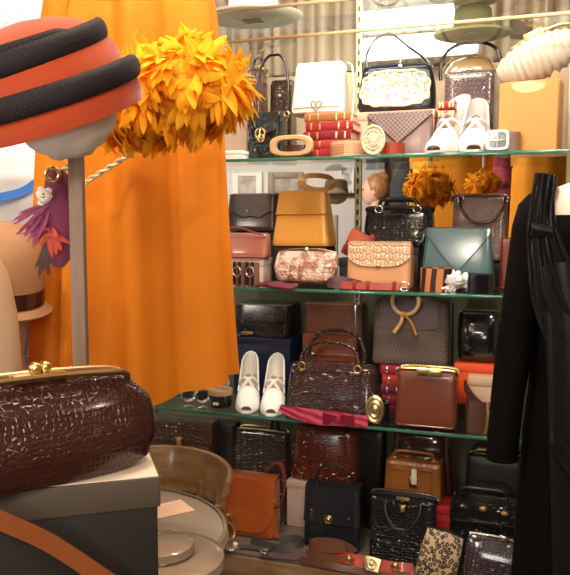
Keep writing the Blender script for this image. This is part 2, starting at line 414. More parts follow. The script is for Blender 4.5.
# ------------------------------------------------------------------ other builders
def carton(name,label,cat,x0,x1,y0,y1,z0,z1,m,lid=None,group=None,rot=0,bottom=None):
    cx,cy=(x0+x1)/2,(y0+y1)/2; r=thing(name,label,cat,(cx,cy,z0),rot,group); w=(x1-x0)/2; d=(y1-y0)/2; h=z1-z0
    lh=min(.025,h*.4)
    bm=B(); box(bm,-w,w,-d,d,0,h-lh*.5,.0015); fin('box_base',bm,bottom or m,r)
    bm=B(); box(bm,-w-.002,w+.002,-d-.002,d+.002,h-lh,h,.0015); fin('lid',bm,lid or m,r)
    return r
def riser(px0,px1,z0,z1,Y0,Y1,m,label,name='cardboard_box'):
    a=atY(px0,300,Y0).x; b=atY(px1,300,Y0).x
    return carton(name,label,'box',a,b,Y0,Y1,z0,z1-.001,m)
def book(label,loc,W,D,T,m,rot=0,group=None,band=GOLD):
    r=thing('book',label,'book',loc,rot,group)
    bm=B(); box(bm,-W/2+.003,W/2-.003,-D/2+.004,D/2,.003,T-.003); fin('pages',bm,PAPER,r)
    bm=B()
    box(bm,-W/2,W/2,-D/2,D/2+.002,0,.003,.001); box(bm,-W/2,W/2,-D/2,D/2+.002,T-.003,T,.001)
    pts=[(y,z) for y,z in ((-D/2+.004,0),(-D/2-.002,T*.15),(-D/2-.004,T*.5),(-D/2-.002,T*.85),(-D/2+.004,T))]
    rows=[[Vector((x,y,z)) for y,z in pts] for x in (-W/2,W/2)]
    b2=B(); quad_grid(b2,rows); bmesh.ops.solidify(b2,geom=b2.faces[:],thickness=.002); merge(bm,b2)
    c=fin('cover',bm,m,r)
    for fx in (-.38,-.2,.2,.38):
        bm=B(); x=fx*W; box(bm,x-.003,x+.003,-D/2-.006,-D/2-.001,T*.12,T*.88,.0005); fin('spine_band',bm,band,c)
    return r
def coil(bm, R, W, T, turns=2.2, gap=1.6, sx=1, start=-PI/2, dirn=1, z=0):
    pts=[]; n=int(turns*16)
    for i in range(n+1):
        a=start+dirn*2*PI*i/16; r=R-T*gap*i/16
        pts.append(Vector((r*sx*math.cos(a), r*math.sin(a), z+W/2)))
    ribbon(bm,pts,W,T,(0,0,1),k=2)
def loop_path(pts): return pts
def shoe(bmats, name,label,loc,rot,L=.22,heel=.075,w=.075,open_toe=True,m=WHITEL,group=None,kind='cross'):
    r=thing(name,label,'shoe',loc,rot,group)
    def zc(s):   # sole height along the length s:0 toe .. 1 heel
        return .006+ (heel)*(3*max((s-.28)/.62,0)**2-2*max((s-.28)/.62,0)**3 if s<.9 else 1)
    def hw(s):
        return w/2*(.35+.75*math.sin(min(s*5,1.57))) if s<.31 else w/2*(1.10-.42*((s-.31)/.69)) * (1 if s<.93 else math.sqrt(max(1-((s-.93)/.08)**2,.1)))
    rings=[]
    for i in range(22):
        s=i/21; y=-L/2+L*s; h=hw(s); z=zc(s)
        rings.append([Vector((-h,y,z)),Vector((0,y,z-.001)),Vector((h,y,z)),Vector((h,y,z-.006)),Vector((0,y,z-.006)),Vector((-h,y,z-.006))])
    bm=B(); loft(bm,rings); fin('sole',bm,m,r)
    bm=B(); rings=[]
    for i in range(7):
        t=i/6; k=1-.45*t**.7 if t<1 else .5
        rings.append([Vector((.028*k*math.cos(a), L*.42+.028*k*math.sin(a)-.0*t, zc(.95)*(1-t))) for a in [2*PI*j/14 for j in range(14)]])
    loft(bm,rings); fin('heel',bm,m,r)
    # upper: arch of the vamp
    def top(s): # height of upper over the sole
        if s<.5: return .012+.062*(s/.5)
        return .072-.022*((s-.5)/.5)
    rows=[]; NS=22; NP=14; keep={}
    for i in range(NS+1):
        s=.045+ .95*i/NS; y=-L/2+L*s; row=[]
        for j in range(NP+1):
            a=PI*j/NP; q=hw(s)*1.05
            hh=top(s)
            yy=y
            row.append(Vector((q*math.copysign(abs(math.cos(a))**.75,math.cos(a)), yy+.012*math.sin(a)*(1 if s>.9 else 0), zc(s)-.002+hh*math.sin(a)**.8)))
        rows.append(row)
    b2=B(); V=[[b2.verts.new(p) for p in rr] for rr in rows]
    for i in range(NS):
        s=.045+.95*(i+.5)/NS
        for j in range(NP):
            a=(j+.5)/NP; c=abs(a-.5)*2
            if s>.50 or (s>.40 and c<.8): continue
            if kind=='cross' and .6<s<.74 and c>.5: continue   # cut-out at the side
            b2.faces.new((V[i][j],V[i][j+1],V[i+1][j+1],V[i+1][j]))
    # heel counter
    bmesh.ops.recalc_face_normals(b2,faces=b2.faces[:])
    bmesh.ops.solidify(b2,geom=b2.faces[:],thickness=.003)
    bm=B(); merge(bm,b2)
    tube(bm,[( -w*.42,L*.05,zc(.7)+.01),(-w*.3,L*.0,zc(.5)+.06),(0,-L*.03,zc(.5)+.08),(w*.3,L*.0,zc(.5)+.06),(w*.42,L*.05,zc(.7)+.01)],.006,8,flat=.5)
    fin('upper',bm,m,r)
    # continuous quarter: walls rising from the vamp to the back of the heel
    bm=B(); rows=[]; NU=36
    for k in range(7):
        t=k/6; row=[]
        for j in range(NU+1):
            u=-1+2*j/NU; q=1-abs(u)*.56; hwv=hw(min(q,.93))*math.sqrt(max(1-(max(q-.80,0)/.20)**2,0))
            hq=.036+.046*(max(q-.44,0)/.56)**1.6
            row.append(Vector((math.copysign(hwv*1.04*(1-.10*t),u) if abs(u)>1e-6 else 0, -L/2+L*q*1.0+.004*t, zc(q)-.003+hq*t)))
        rows.append(row)
    b2=B(); quad_grid(b2,rows); bmesh.ops.recalc_face_normals(b2,faces=b2.faces[:]); bmesh.ops.solidify(b2,geom=b2.faces[:],thickness=.0025); merge(bm,b2)
    tube(bm,rows[-1],.0032,6,raw=True); fin('heel_counter',bm,m,r)
    for a_,b_ in ((-1,1),(1,-1)):
        bm=B(); tube(bm,[(a_*w*.50,-L*.16,zc(.34)+.008),(a_*w*.30,-L*.13,zc(.36)+.050),(b_*w*.10,-L*.06,zc(.45)+.074),(b_*w*.42,L*.02,zc(.52)+.045),(b_*w*.45,L*.06,zc(.56)+.01)],.0050,8,flat=.6); fin('cross_strap',bm,m,r)
    bm=B(); 
    rings=[]
    for i in range(14):
        s=.15+.8*i/13; y=-L/2+L*s; h=hw(s)*.82
        rings.append([Vector((-h,y,zc(s)+.001)),Vector((h,y,zc(s)+.001)),Vector((h,y,zc(s)+.003)),Vector((-h,y,zc(s)+.003))])
    loft(bm,rings); fin('insole',bm,INTERIOR,r)
    return r

def fluff(r,name,R,sx,sy,sz,n,L,m,wr=.2):
    bm=B()
    for i in range(n):
        a=random.uniform(0,2*PI); e=math.asin(random.uniform(-.95,1))
        d=Vector((math.cos(a)*math.cos(e),math.sin(a)*math.cos(e),math.sin(e)))
        base=Vector((d.x*R*sx*.72,d.y*R*sy*.72,d.z*R*sz*.62))
        k=.9+.25*noise.noise(d*2.2+Vector((4,2,7)))
        sw=Vector((noise.noise(d*2.5),noise.noise(d*2.5+Vector((9,1,3))),noise.noise(d*2.5+Vector((2,8,5)))))
        dd=(d*.62+sw*1.8+Vector((random.uniform(-.35,.35),random.uniform(-.35,.35),random.uniform(-.3,.3)))).normalized()
        l=L*k*random.uniform(.75,1.2)
        feather(bm,base,dd,d if abs(dd.dot(d))<.95 else Vector((0,0,1)),l,l*wr*random.uniform(.8,1.3),random.uniform(.8,2.6),n=6)
    return fin(name,bm,m,r,True,80)
def feather(bm, base, d, up, L, W, curl, n=6):
    d=d.normalized(); side=d.cross(up); 
    if side.length<1e-3: side=d.orthogonal()
    side.normalize(); nn=side.cross(d).normalized()
    rows=[]; p=base.copy(); dd=d.copy(); wob=random.uniform(-.4,.4)
    for i in range(n+1):
        t=i/n; w=W*(math.sin(PI*min(.12+t*.86,1))**.6)*(.65+.35*t) if t<1 else W*.12
        rows.append([p-side*w-nn*w*.35, p.copy(), p+side*w-nn*w*.35])
        dd=(dd+nn*(-curl/n)+side*wob/n*.5).normalized(); nn=side.cross(dd).normalized()
        p=p+dd*(L/n)
    quad_grid(bm,rows)
# =================================================================== SETTING
WALLM = mat('cream_wall', (.40,.33,.25), .8, 0, 'noise', 8, .05)
SAGE = mat('sage_grey_wall', (.16,.15,.10), .7, 0, 'noise', 6, .05)
FLOORM = mat('brown_floor', (.20,.13,.08), .5, 0, 'wood', 6, .05, (.12,.07,.04), stretch=(1,8,1))
CEILM = mat('dim_brown_ceiling', (.22,.17,.12), .8)
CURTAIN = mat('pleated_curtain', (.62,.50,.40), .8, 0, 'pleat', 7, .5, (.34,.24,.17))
Z0=atY(350,30,0).z; Z1=atY(350,155.5,0).z; Z2=atY(350,290.5,0).z; Z3=atY(350,424.5,0).z; Z4=atY(350,566,0).z
ZT=atY(215,11,0).z
XL=-1.36; XR=.10; SD=.46
print('shelf z', Z0,Z1,Z2,Z3,Z4,ZT)
bm=B(); box(bm,-4.2,2.2,-4.0,4.6,-.05,0); struct('floor',bm,FLOORM)
bm=B(); box(bm,-4.2,2.2,-4.0,4.6,2.75,2.8); struct('ceiling',bm,CEILM)
bm=B(); box(bm,-4.25,-4.2,-4.0,4.6,0,2.75); struct('wall_left',bm,mat('bright_wall',(.82,.80,.78),.8))
bm=B(); box(bm,2.2,2.25,-4.0,4.6,0,2.75); struct('wall_right',bm,WALLM)
bm=B(); box(bm,-4.2,2.2,4.6,4.65,0,2.75); struct('wall_back',bm,WALLM)
# beige backing behind the top level and sage one behind the lower levels
bm=B(); box(bm,XL,XR+.5,SD+.02,SD+.035,Z1+.02,Z0-.02); struct('wall_panel_upper',bm,mat('peach_panel',(.62,.42,.30),.7))
bm=B(); box(bm,XL-.5,XR+.5,SD+.02,SD+.05,0,Z2-.015); struct('wall_panel_lower',bm,SAGE)
bm=B(); rows=[]
for z in (Z0+.0, 2.74):
    rows.append([Vector((XL-.0+i*.012, SD+.10+.018*math.sin(i*.9)+.006*math.sin(i*2.3), z)) for i in range(170)])
quad_grid(bm,rows); bmesh.ops.solidify(bm,geom=bm.faces[:],thickness=.004)
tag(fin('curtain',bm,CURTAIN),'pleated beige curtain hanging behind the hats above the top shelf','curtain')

# glass shelves
def shelf(label,z,x0,x1,y0=0,y1=SD,brass=False):
    r=thing('glass_shelf',label,'shelf',((x0+x1)/2,(y0+y1)/2,z-.010)); w=(x1-x0)/2; d=(y1-y0)/2
    bm=B(); box(bm,-w,w,-d+.002,d,0,.010); fin('glass_panel',bm,GLASS,r,False)
    bm=B(); box(bm,-w,w,-d-.001,-d+.0018,0.001,.010,.0008); fin('edge',bm,(BRASS if brass else EDGE),r)
    return r
shelf('high glass shelf under the ceiling carrying the two pale wide-brimmed hats',ZT,XL,XR+.45,brass=True)
shelf('brass-edged glass shelf right above the white and floral handbags',Z0,XL,XR+.45,brass=True)
shelf('green-edged glass shelf carrying the white bag, books and floral bag',Z1,XL,XR+.45)
shelf('green-edged glass shelf carrying the teal envelope bag and golden tan bag',Z2,XL,XR+.45)
shelf('glass shelf carrying the white heeled shoes and woven bag',Z3,XL-.1,XR+.45)
# bottom shelf: plywood plinth with glass top
r=thing('bottom_shelf','lowest display shelf with wooden front holding black handbags and loose belts','shelf',(0,0,0))
bm=B(); box(bm,XL-.1,XR+.45,-.02,SD,Z4-.012,Z4,.001); fin('shelf_board',bm,mat('grey_brown_board',(.16,.13,.10),.3,coat=.5),r)
bm=B(); box(bm,XL-.1,XR+.45,-.025,-.005,Z4-.13,Z4-.0125,.002); fin('front_rail',bm,mat('worn_wood',(.36,.22,.12),.4,0,'wood',10,.1,(.2,.11,.05),stretch=(1,6,6)),r)
bm=B(); box(bm,XL-.08,XR+.43,.01,SD-.01,0,Z4-.13,.002); fin('cabinet_base',bm,mat('dark_wood',(.08,.045,.03),.5),r)
# slotted posts
STEELP=mat('old_brass_post',(.50,.42,.27),.45,.6)
for i,px in enumerate((358,)):
    p=atY(px,230,SD-.01)
    r=thing('slotted_post','slotted brass upright post carrying the shelves, beside the floral bag','post',(p.x,SD-.0,0))
    bm=B(); box(bm,-.011,.011,-.018,.0,0,2.5,.001); fin('channel',bm,STEELP,r)
    bm=B()
    for k in range(60):
        box(bm,-.0035,.0035,-.0195,-.0178,.3+k*.036,.318+k*.036)
    fin('slots',bm,mat('slot_black',(.01,.01,.01),.6),r)
for i,(px,lab) in enumerate(((150,'slotted brass upright post at the left end of the shelves, behind the orange dress'),(568,'slotted brass upright post at the right, behind the black dress'))):
    p=atY(px,230,SD-.01)
    r=thing('slotted_post',lab,'post',(p.x,SD,0)); bm=B(); box(bm,-.011,.011,-.018,0,0,2.5,.001); fin('channel',bm,STEELP,r)

# ------------------------------------------------------------ hats on the high shelves
def brimhat(label,loc,R,m,band,rot=(0,0,0),Hc=.10,curl=.012,ry=.85):
    r=thing('brimmed_hat',label,'hat',loc,rot)
    bm=B(); rc=R*.5
    lathe(bm,[(R,curl),(R*.97,.006),(R*.8,.0),(rc*1.05,.004),(rc,.012),(rc*.97,Hc*.6),(rc*.9,Hc*.9),(rc*.6,Hc),(0.001,Hc*.93)],40,sy=ry)
    fin('felt_body',bm,m,r)
    bm=B(); lathe(bm,[(rc*1.03,.012),(rc*1.03,.030),(rc*.99,.030),(rc*.99,.012)],40,cap=False,sy=ry); fin('hat_band',bm,band,r)
    bm=B(); lathe(bm,[(rc*.99,.0005),(rc*.6,-.0035),(.001,-.004)],30,sy=ry); 
    return r
CREAMF=mat('cream_felt',(.78,.74,.66),.8,0,'noise',200,.2); DKF=mat('dark_brown_felt',(.06,.03,.03),.9)
p=atz(253,22,ZT); h=brimhat('wide cream hat with dark opening underneath, above the orange feathers',(p.x,p.y,ZT+.006),.16,CREAMF,DKF)
bm=B(); box(bm,-.03,.03,-.02,.02,-.0055,-.0005,.002); fin('opening_shade',bm,DKF,h)  # dark slab stands in for shade inside the hat opening
p=atz(458,4,ZT); brimhat('pale straw hat at the top right on the highest glass shelf',(p.x,.15,ZT+.006),.15,mat('straw',(.75,.66,.48),.7,0,'weave',60,.3,(.6,.5,.34)),mat('tan_band',(.4,.24,.1),.6))
p=atY(472,30,.2); brimhat('olive green felt hat with brown crown band on the brass-edged shelf',(p.x,.22,Z0+.004),.115,mat('olive_felt',(.36,.35,.20),.8,0,'noise',200,.2),mat('brown_band',(.3,.13,.04),.5),Hc=.09)
p=atY(521,30,.25)
bm=B(); lathe(bm,[(.03,0),(.033,.01),(.033,.05),(.028,.06),(.001,.06)],20,cx=0); o=fin('hat_block',bm,DKF); o.location=(p.x,.25,Z0+.001); tag(o,'small dark brown block beside the olive felt hat','block')
# long black hat pin / feather
p=atY(252,60,.2)

# =================================================================== LEVEL 1
def S(px,py=150,Y=0): return atY(px,py,Y).x
BRGLOSS=mat('brown_glossy_croc',(.12,.05,.04),.12,0,'croc',60,.5,(.04,.015,.012),coat=1)
carton('small_box','small white cardboard box at the left end under the orange feathers','box',S(215),S(238),.03,.12,Z1+.001,Z1+.028,WHITEC)
fbag('handbag','brown handbag with gilt side frame half behind the orange feather hat','handbag',244,269,68,117,.20,.10,BRGLOSS,z0=Z1+.001,td=.7,n=4,tw=.8,frame=dict(fw=1.0),handle=dict(H=.05,r=.004,mat=DKBROWN))
fbag('handbag','plain dark brown handbag between the brown bag and the white bag','handbag',268,297,78,120,.24,.10,DKCROC,z0=Z1+.001,td=.7,n=5,clasp=dict(k='snap',t=.8))
fbag('handbag','small black crocodile bag with gold clasp and tall black loop handle','handbag',246,287,112,154,.07,.08,BLACKC2,z0=Z1+.001,rot=-.12,td=.75,n=5,flap=dict(drop=.45,shape='round',fw=.9),clasp=dict(k='buckle',t=.55,f=-.05,s=1.0),
     handle=dict(H=.185,a=.055,r=.0042,mat=BLACKL,rings=True,dx=.012,lean=.02))
# books under the white bag
zz=Z1+.001; bx0,bx1=S(296),S(345); bz=atY(320,115,.12).z
cols=[mat('crimson_cloth',(.50,.03,.05),.45),mat('scarlet_cloth',(.60,.06,.04),.45),mat('maroon_cloth',(.33,.02,.05),.45),mat('crimson_cloth',(0,0,0)),mat('gilt_brown_cloth',(.55,.22,.08),.35)]
labs=['bottom crimson book of the stack under the white bag','scarlet book, second from the bottom under the white bag','maroon book in the middle of the stack under the white bag','crimson book, second from the top under the white bag','gilt brown book on top of the stack, right under the white bag']
T=(bz-zz)/5
for i in range(5):
    book(labs[i],((bx0+bx1)/2+(.004 if i%2 else -.003),.15,zz+T*i),bx1-bx0-(.006 if i==4 else 0),.14,T*.985,cols[i],group='stack of red books under the white bag')
w=fbag('shoulder_bag','white and silver lizard flap bag with heart-shaped buckle on the red books','handbag',290,352,61,115,.105,.09,SILVERL,z0=bz+.001,td=.62,n=8,tw=.88,flap=dict(drop=.86,shape='straight',fw=.86,trim=False),clasp=dict(k='heart',t=.16,s=.85,mat=CHROME))
bm=B(); pts=[(.085,.0,.155),(.10,-.01,.14),(.112,-.03,.08),(.115,-.055,0),(.105,-.06,-.06),(.080,-.062,-.098),(.055,-.06,-.112)]
ribbon(bm,pts,.012,.003,(0,1,0)); fin('strap',bm,SILVERL,w)
# gold oval buckle belt
def beltcoil(name,label,px,Y,z,R,W,m,turns=2.3,sx=1.,extra=None,rot=0,group=None):
    r=thing(name,label,'belt',(S(px,Y=Y),Y+R,z),rot,group); bm=B(); coil(bm,R,W,.003,turns,sx=sx); fin('strap',bm,m,r); return r
r=beltcoil('belt','rolled dark belt with big oval openwork gold buckle in front of the black crocodile bag',292,.012,Z1+.001,.036,.036,DKBROWN,sx=1.5)
bm=B(); 
o1=superpts(.135,.062,3,36,0,.033); i1=superpts(.088,.034,3.2,36,0,.033)
rows=[[Vector((q[0],-.044,q[1])) for q in o1],[Vector((q[0],-.049,q[1])) for q in superpts(.128,.056,3,36,0,.033)],[Vector((q[0],-.049,q[1])) for q in superpts(.094,.039,3,36,0,.033)],[Vector((q[0],-.044,q[1])) for q in i1],[Vector((q[0],-.040,q[1])) for q in i1],[Vector((q[0],-.040,q[1])) for q in o1]]
quad_grid(bm,rows,closed_u=True,closed_v=True); fin('buckle',bm,mat('pale_gold',(.78,.66,.38),.3,.6),r)
r=beltcoil('belt','rolled tan leather belt with ridged lines in front of the beige box',344,.02,Z1+.001,.045,.044,mat('ridged_tan',(.62,.33,.19),.45),sx=1.2,turns=3)
bm=B()
for k in (.010,.018,.026,.034): tube(bm,[(.0545*math.cos(a),.0457*math.sin(a),k) for a in [2*PI*i/24 for i in range(24)]],.0012,5,closed=True,raw=True)
fin('stitch_line',bm,mat('tan_stitch',(.42,.2,.1),.5),r)
# beige box and woven clutch, floral bag on them
zf=atY(395,110,.16).z
carton('cardboard_box','beige cardboard box standing under the floral bag, behind the woven clutch','box',S(354,130,.17),S(434,130,.17),.17,.30,Z1+.001,zf-.001,mat('beige_pink_card',(.66,.40,.30),.6))
WOVEN=mat('mauve_brown_woven',(.24,.17,.17),.28,0,'weave',75,.8,(.10,.06,.06),coat=.4)
fbag('clutch_bag','mauve brown woven leather clutch with pointed flap under the floral bag','clutch',366,436,112,153,.085,.05,mat('mauve_brown',(.20,.13,.13),.28,coat=.4),z0=Z1+.001,td=.6,n=8,flap=dict(drop=.72,shape='V',fw=.97,mat=WOVEN,tmat=DKBROWN))
FL=mat('floral_tapestry',(.8,.7,.6),.7,0,'flowers',105,.5)
cx,zb,W,H=fit(355,439,66,111,.16)
fl=thing('handbag','black evening bag with floral tapestry front and chain-thin handle, on the beige box','handbag',(cx-.008,.215,zf+.001))
b=Body(W-.02,.09,H,tw=.90,td=.5,n=4,bulge=.05); bm=B(); b.mesh(bm); fin('body',bm,BLACKL,fl)
bm=B(); rows=[]
for k in range(13):
    v=-1+2*k/12; row=[]
    for i in range(33):
        u=-1+2*i/32; e=1+.03*math.sin(v*14)
        uu=u*.90*(1-.30*abs(v)**3)*e; row.append(b.front(uu*.97,.5+v*.40*(1-.12*math.cos(u*8)*.6-.12*abs(u)**4),.004))
    rows.append(row)
quad_grid(bm,rows); bmesh.ops.recalc_face_normals(bm,faces=bm.faces[:]); bmesh.ops.solidify(bm,geom=bm.faces[:],thickness=.003); tp=fin('tapestry_panel',bm,FL,fl)
bm=B(); loopp=[]
for i in range(56):
    a=2*PI*i/56; u=math.copysign(abs(math.cos(a))**.6,math.cos(a)); v=math.copysign(abs(math.sin(a))**.6,math.sin(a))
    k=1+.035*math.sin(a*12)
    loopp.append(b.front(u*.86*k,.5+v*.40*k,.006))
tube(bm,loopp,.0035,6,closed=True,raw=True); fin('scroll_edging',bm,mat('cream_braid',(.78,.72,.50),.6),tp)
bm=B(); w_=b.w(1); 
for s_ in(-1,1): tube(bm,[(-w_*.95,s_*.004,H-.02),(-w_*.9,s_*.012,H+.004),(0,s_*.014,H+.009),(w_*.9,s_*.012,H+.004),(w_*.95,s_*.004,H-.02)],.0045,8)
fin('frame',bm,mat('blue_black_frame',(.02,.03,.05),.25,coat=.6),fl)
bm=B(); tube(bm,[(-.093,0,H),(-.098,.01,H+.05),(-.07,.02,H+.098),(-.02,.02,H+.105),(.03,.015,H+.065),(.075,.01,H+.03),(.098,0,H)],.0042,8); fin('handle',bm,mat('blue_black_frame',(0,0,0)),fl)
bm=B(); box(bm,.006,.018,-.022,-.012,H-.002,H+.006,.001); box(bm,.010,.014,-.02,-.014,H,H+.028,.001); fin('clasp',bm,SILVER,fl)
# cameo buckle belt
r=beltcoil('belt','rolled orange red belt with round ivory cameo buckle in front of the woven clutch',390,.01,Z1+.001,.030,.034,REDL,sx=1.2)
bm=B(); plate(bm,superpts(.062,.078,2,32,-.046,.040),-.040,-.030,.0); torus(bm,(-.046,-.040,.040),.031,.004,'Y',sz=1.26); torus(bm,(-.046,-.041,.040),.021,.002,'Y',sz=1.26); ellip(bm,(-.046,-.040,.040),.015,.005,.022)
fin('cameo_buckle',bm,mat('ivory_cameo',(.80,.68,.52),.4,0,'noise',160,.9,(.55,.40,.26)),r)
# snakeskin vanity with lucite lid
sb=fbag('box_handbag','tall brown snakeskin box bag with clear amber lid and black arched handle','handbag',443,504,69,150,.20,.11,mat('grey_brown_snake',(.13,.085,.095),.15,0,'croc',55,.7,(.08,.04,.05),coat=1),z0=Z1+.001,td=.95,n=10,seams=False)
Hb=atY(470,69,.2).z-Z1-.001
bm=B(); 
for x in (-.082,.074): tube(bm,[(x,-.03,Hb),(x*.75,-.02,Hb+.032),(x*.1,-.02,Hb+.048)],.003,6)
lathe(bm,[(.080,Hb-.002),(.074,Hb+.012),(.055,Hb+.032),(.03,Hb+.042),(.001,Hb+.045)],28,sy=.5); fin('lid',bm,mat('amber_lucite',(.62,.42,.22),.1,trans=.5,coat=1),sb)
bm=B(); tube(bm,handle_pts(.088,Hb-.02,.105,-.01),.0052,10,flat=.6); fin('handle',bm,BLACKP,sb)
bm=B(); tube(bm,[(.094,-.02,Hb+.0),(.105,-.03,Hb-.03),(.11,-.03,Hb-.06)],.003,6); torus(bm,(.094,-.03,Hb-.045),.010,.003,'X'); ellip(bm,(0,-.045,Hb),.01,.006,.008); fin('clasp',bm,SILVER,sb)
# two thin red books behind the shoes
for i,(lab,mm) in enumerate((('upper thin red book behind the silver shoes',cols[0]),('lower thin pink book behind the silver shoes',mat('rose_cloth',(.60,.2,.18),.5)))):
    zc_=atY(444,118 if i else 109,.12).z
    book(lab,(S(446,115,.12),.165,zc_),.05,.08,.022,mm,group='thin books behind the silver shoes')
carton('cardboard_box','small brown card box under the thin red books','box',S(438,130,.12),S(454,130,.12),.125,.20,Z1+.001,atY(444,118,.12).z-.001,mat('brown_card',(.3,.18,.12),.7))
# silver shoes
SHS=mat('silver_white_leather',(.62,.56,.55),.3,.15,'noise',150,.3)
shoe(None,'heeled_shoe','silvery white strappy shoe, left one of the pair on the top glass shelf',(S(447,150,.07),.085,Z1+.001),(0,0,-.35),L=.19,heel=.095,w=.085,m=SHS,group='silvery shoes beside the snakeskin bag')
shoe(None,'heeled_shoe','silvery white strappy shoe nearest the square white buckle',(S(474,150,.07),.10,Z1+.001),(0,0,.05),L=.19,heel=.085,w=.080,m=SHS,group='silvery shoes beside the snakeskin bag')
r=beltcoil('belt','rolled brown belt with square white enamel buckle beside the silver shoes',506,.02,Z1+.001,.032,.052,mat('taupe_leather',(.22,.15,.12),.4),sx=1.1)
bm=B(); p1=superpts(.062,.056,5,32,-.022,.029); p2=superpts(.044,.038,5,32,-.022,.029)
rows=[[Vector((q[0],-.040,q[1])) for q in p1],[Vector((q[0],-.048,q[1])) for q in superpts(.058,.052,5,32,-.022,.029)],[Vector((q[0],-.048,q[1])) for q in superpts(.047,.041,5,32,-.022,.029)],[Vector((q[0],-.040,q[1])) for q in p2],[Vector((q[0],-.036,q[1])) for q in p1]]
quad_grid(bm,rows,closed_u=True); fin('buckle',bm,mat('white_enamel',(.85,.84,.82),.15,coat=1),r)
bm=B(); plate(bm,superpts(.05,.044,5,24,-.022,.029),-.039,-.036); fin('belt_end',bm,BLACKP,r)
bm=B(); box(bm,-.024,-.020,-.050,-.045,.008,.050,.001); box(bm,-.042,-.002,-.0485,-.0455,.027,.030,.001); fin('prong',bm,SILVER,r)
# document case
cx,zb,W,H=fit(501,560,82,149,.06)
dc=thing('document_case','golden tan leather document case with scooped front and pleated sides','handbag',(cx,.12,Z1+.001),-.12)
H=atY(530,82,.06).z-Z1; w_=W/2
def scoop(y0,y1,h,sc=.028):
    pts=[(-w_,0),(w_,0),(w_,h+.022),(w_*.84,h+.026),(w_*.72,h+.005)]
    for i in range(9):
        a=PI*(i/8); pts.append((w_*.62*math.cos(a)*1.0, h-sc*math.sin(a)**.8))
    pts+=[(-w_*.74,h+.003),(-w_*.84,h+.004),(-w_,h)]
    b2=B(); plate(b2,pts,y0,y1); return b2
bm=B(); merge(bm,scoop(-.055,-.050,H)); fin('front_panel',bm,mat('amber_tan_leather',(.52,.215,.04),.3,0,'noise',30,.12,coat=.3),dc)
for k in range(4):
    bm=B(); y=-.040+.024*k; box(bm,-w_+.004,w_+.004,y,y+.014,.002,H+(.012 if k%2 else .004),.004); fin('divider',bm,mat('amber_tan_leather',(0,0,0)) if k%2==0 else TANL,dc)
bm=B(); box(bm,-w_*.8,w_*.8,-.047,-.043,.01,H-.004); fin('lining',bm,mat('pale_lining',(.60,.42,.22),.6),dc)
# ruffled clutch lying on it
Hr=H+.012
cl=thing('clutch_bag','cream gathered satin clutch with gold clasp lying on the tan document case','clutch',(S(545,70,.1)+.005,.125,Z1+Hr+.006),(0,-.36,-.12))
bm=B(); rows=[]
for i in range(50):
    s=i/49; x=-.115+.23*s; e=min(1,math.sin(PI*min(max(s*.94+.03,0),1))**.45)
    rows.append([Vector((x,.045*e*math.cos(a)*(1+.05*math.sin(i*1.7)), .062+ e*.060*math.sin(a)*(1+.06*math.sin(i*1.3+math.sin(a)*2)))) for a in [2*PI*j/22 for j in range(22)]])
loft(bm,rows); fin('body',bm,CREAMS,cl)
bm=B(); tube(bm,[(-.06,0,.116),(0,0,.125),(.07,0,.122),(.10,0,.112)],.005,8); bbox=B(); box(bbox,-.02,.035,-.012,.012,.112,.136,.003); merge(bm,bbox); fin('clasp',bm,GOLD,cl)
# =================================================================== LEVEL 2
def on_box(px0,px1,py,Y,D,z,label,m=BLACKCARD,inset=.012,name='cardboard_box'):
    """a plain box under a raised bag, its top at the height seen at py"""
    zt=atY((px0+px1)/2,py,Y).z
    a=atY(px0,py,Y).x+inset; b=atY(px1,py,Y).x-inset-D*.2
    carton(name,label,'box',a,b,Y+.012,Y+D-.005,z+.001,zt-.001,m)
    return zt
z=on_box(225,287,232,.27,.14,Z2,'black card box under the dark brown flap bag, behind the salmon clutch')
fbag('handbag','dark chocolate leather flap bag on a box at the left of the second shelf','handbag',225,286,194,232,.27,.14,mat('chocolate_leather',(.045,.02,.022),.35,0,'noise',50,.15,coat=.3),z0=z,td=.75,n=8,tw=.93,flap=dict(drop=.62,shape='wave',fw=.98),clasp=dict(k='snap',t=.55,f=-.1,s=.7))
z=on_box(222,271,258,.12,.10,Z2,'pale card box under the salmon wristlet, behind the striped belts',mat('pale_rose_card',(.70,.52,.46),.7))
pk=fbag('clutch_bag','salmon pink leather wristlet with thin loop strap, beside the golden tan bag','clutch',221,271,233,258,.12,.06,PINKL,z0=z,td=.5,n=5,seams=True,clasp=dict(k='snap',t=.9,f=.85,s=.8,mat=SILVER))
H=atY(245,233,.12).z-z
bm=B(); tube(bm,[(-.07,-.015,H-.01),(-.055,-.03,H+.014),(-.01,-.034,H+.016),(.03,-.032,H+.004),(.065,-.028,H-.006)],.0045,8,flat=.5); fin('wrist_strap',bm,PINKL,pk)
# three rolled glossy belts
STR=mat('glossy_brown_striped',(.20,.10,.08),.12,coat=1)
for i,(px,lab) in enumerate(((237,'rolled glossy brown and black belt at the left end of the second shelf'),(250,'rolled glossy brown belt beside the marbled snakeskin clutch, under the salmon wristlet'))):
    r=beltcoil('belt',lab,px,.02,Z2+.001,.020,.072,STR,turns=2.5,group='rolled glossy belts at the shelf end')
    bm=B(); box(bm,-.014,-.006,-.026,-.020,.004,.075,.001); box(bm,.004,.012,-.026,-.020,.004,.075,.001); fin('keeper',bm,BLACKP,r)
    bm=B(); torus(bm,(.0,-.026,.045),.012,.002,'Y',sz=1.3); fin('buckle',bm,SILVER,r)
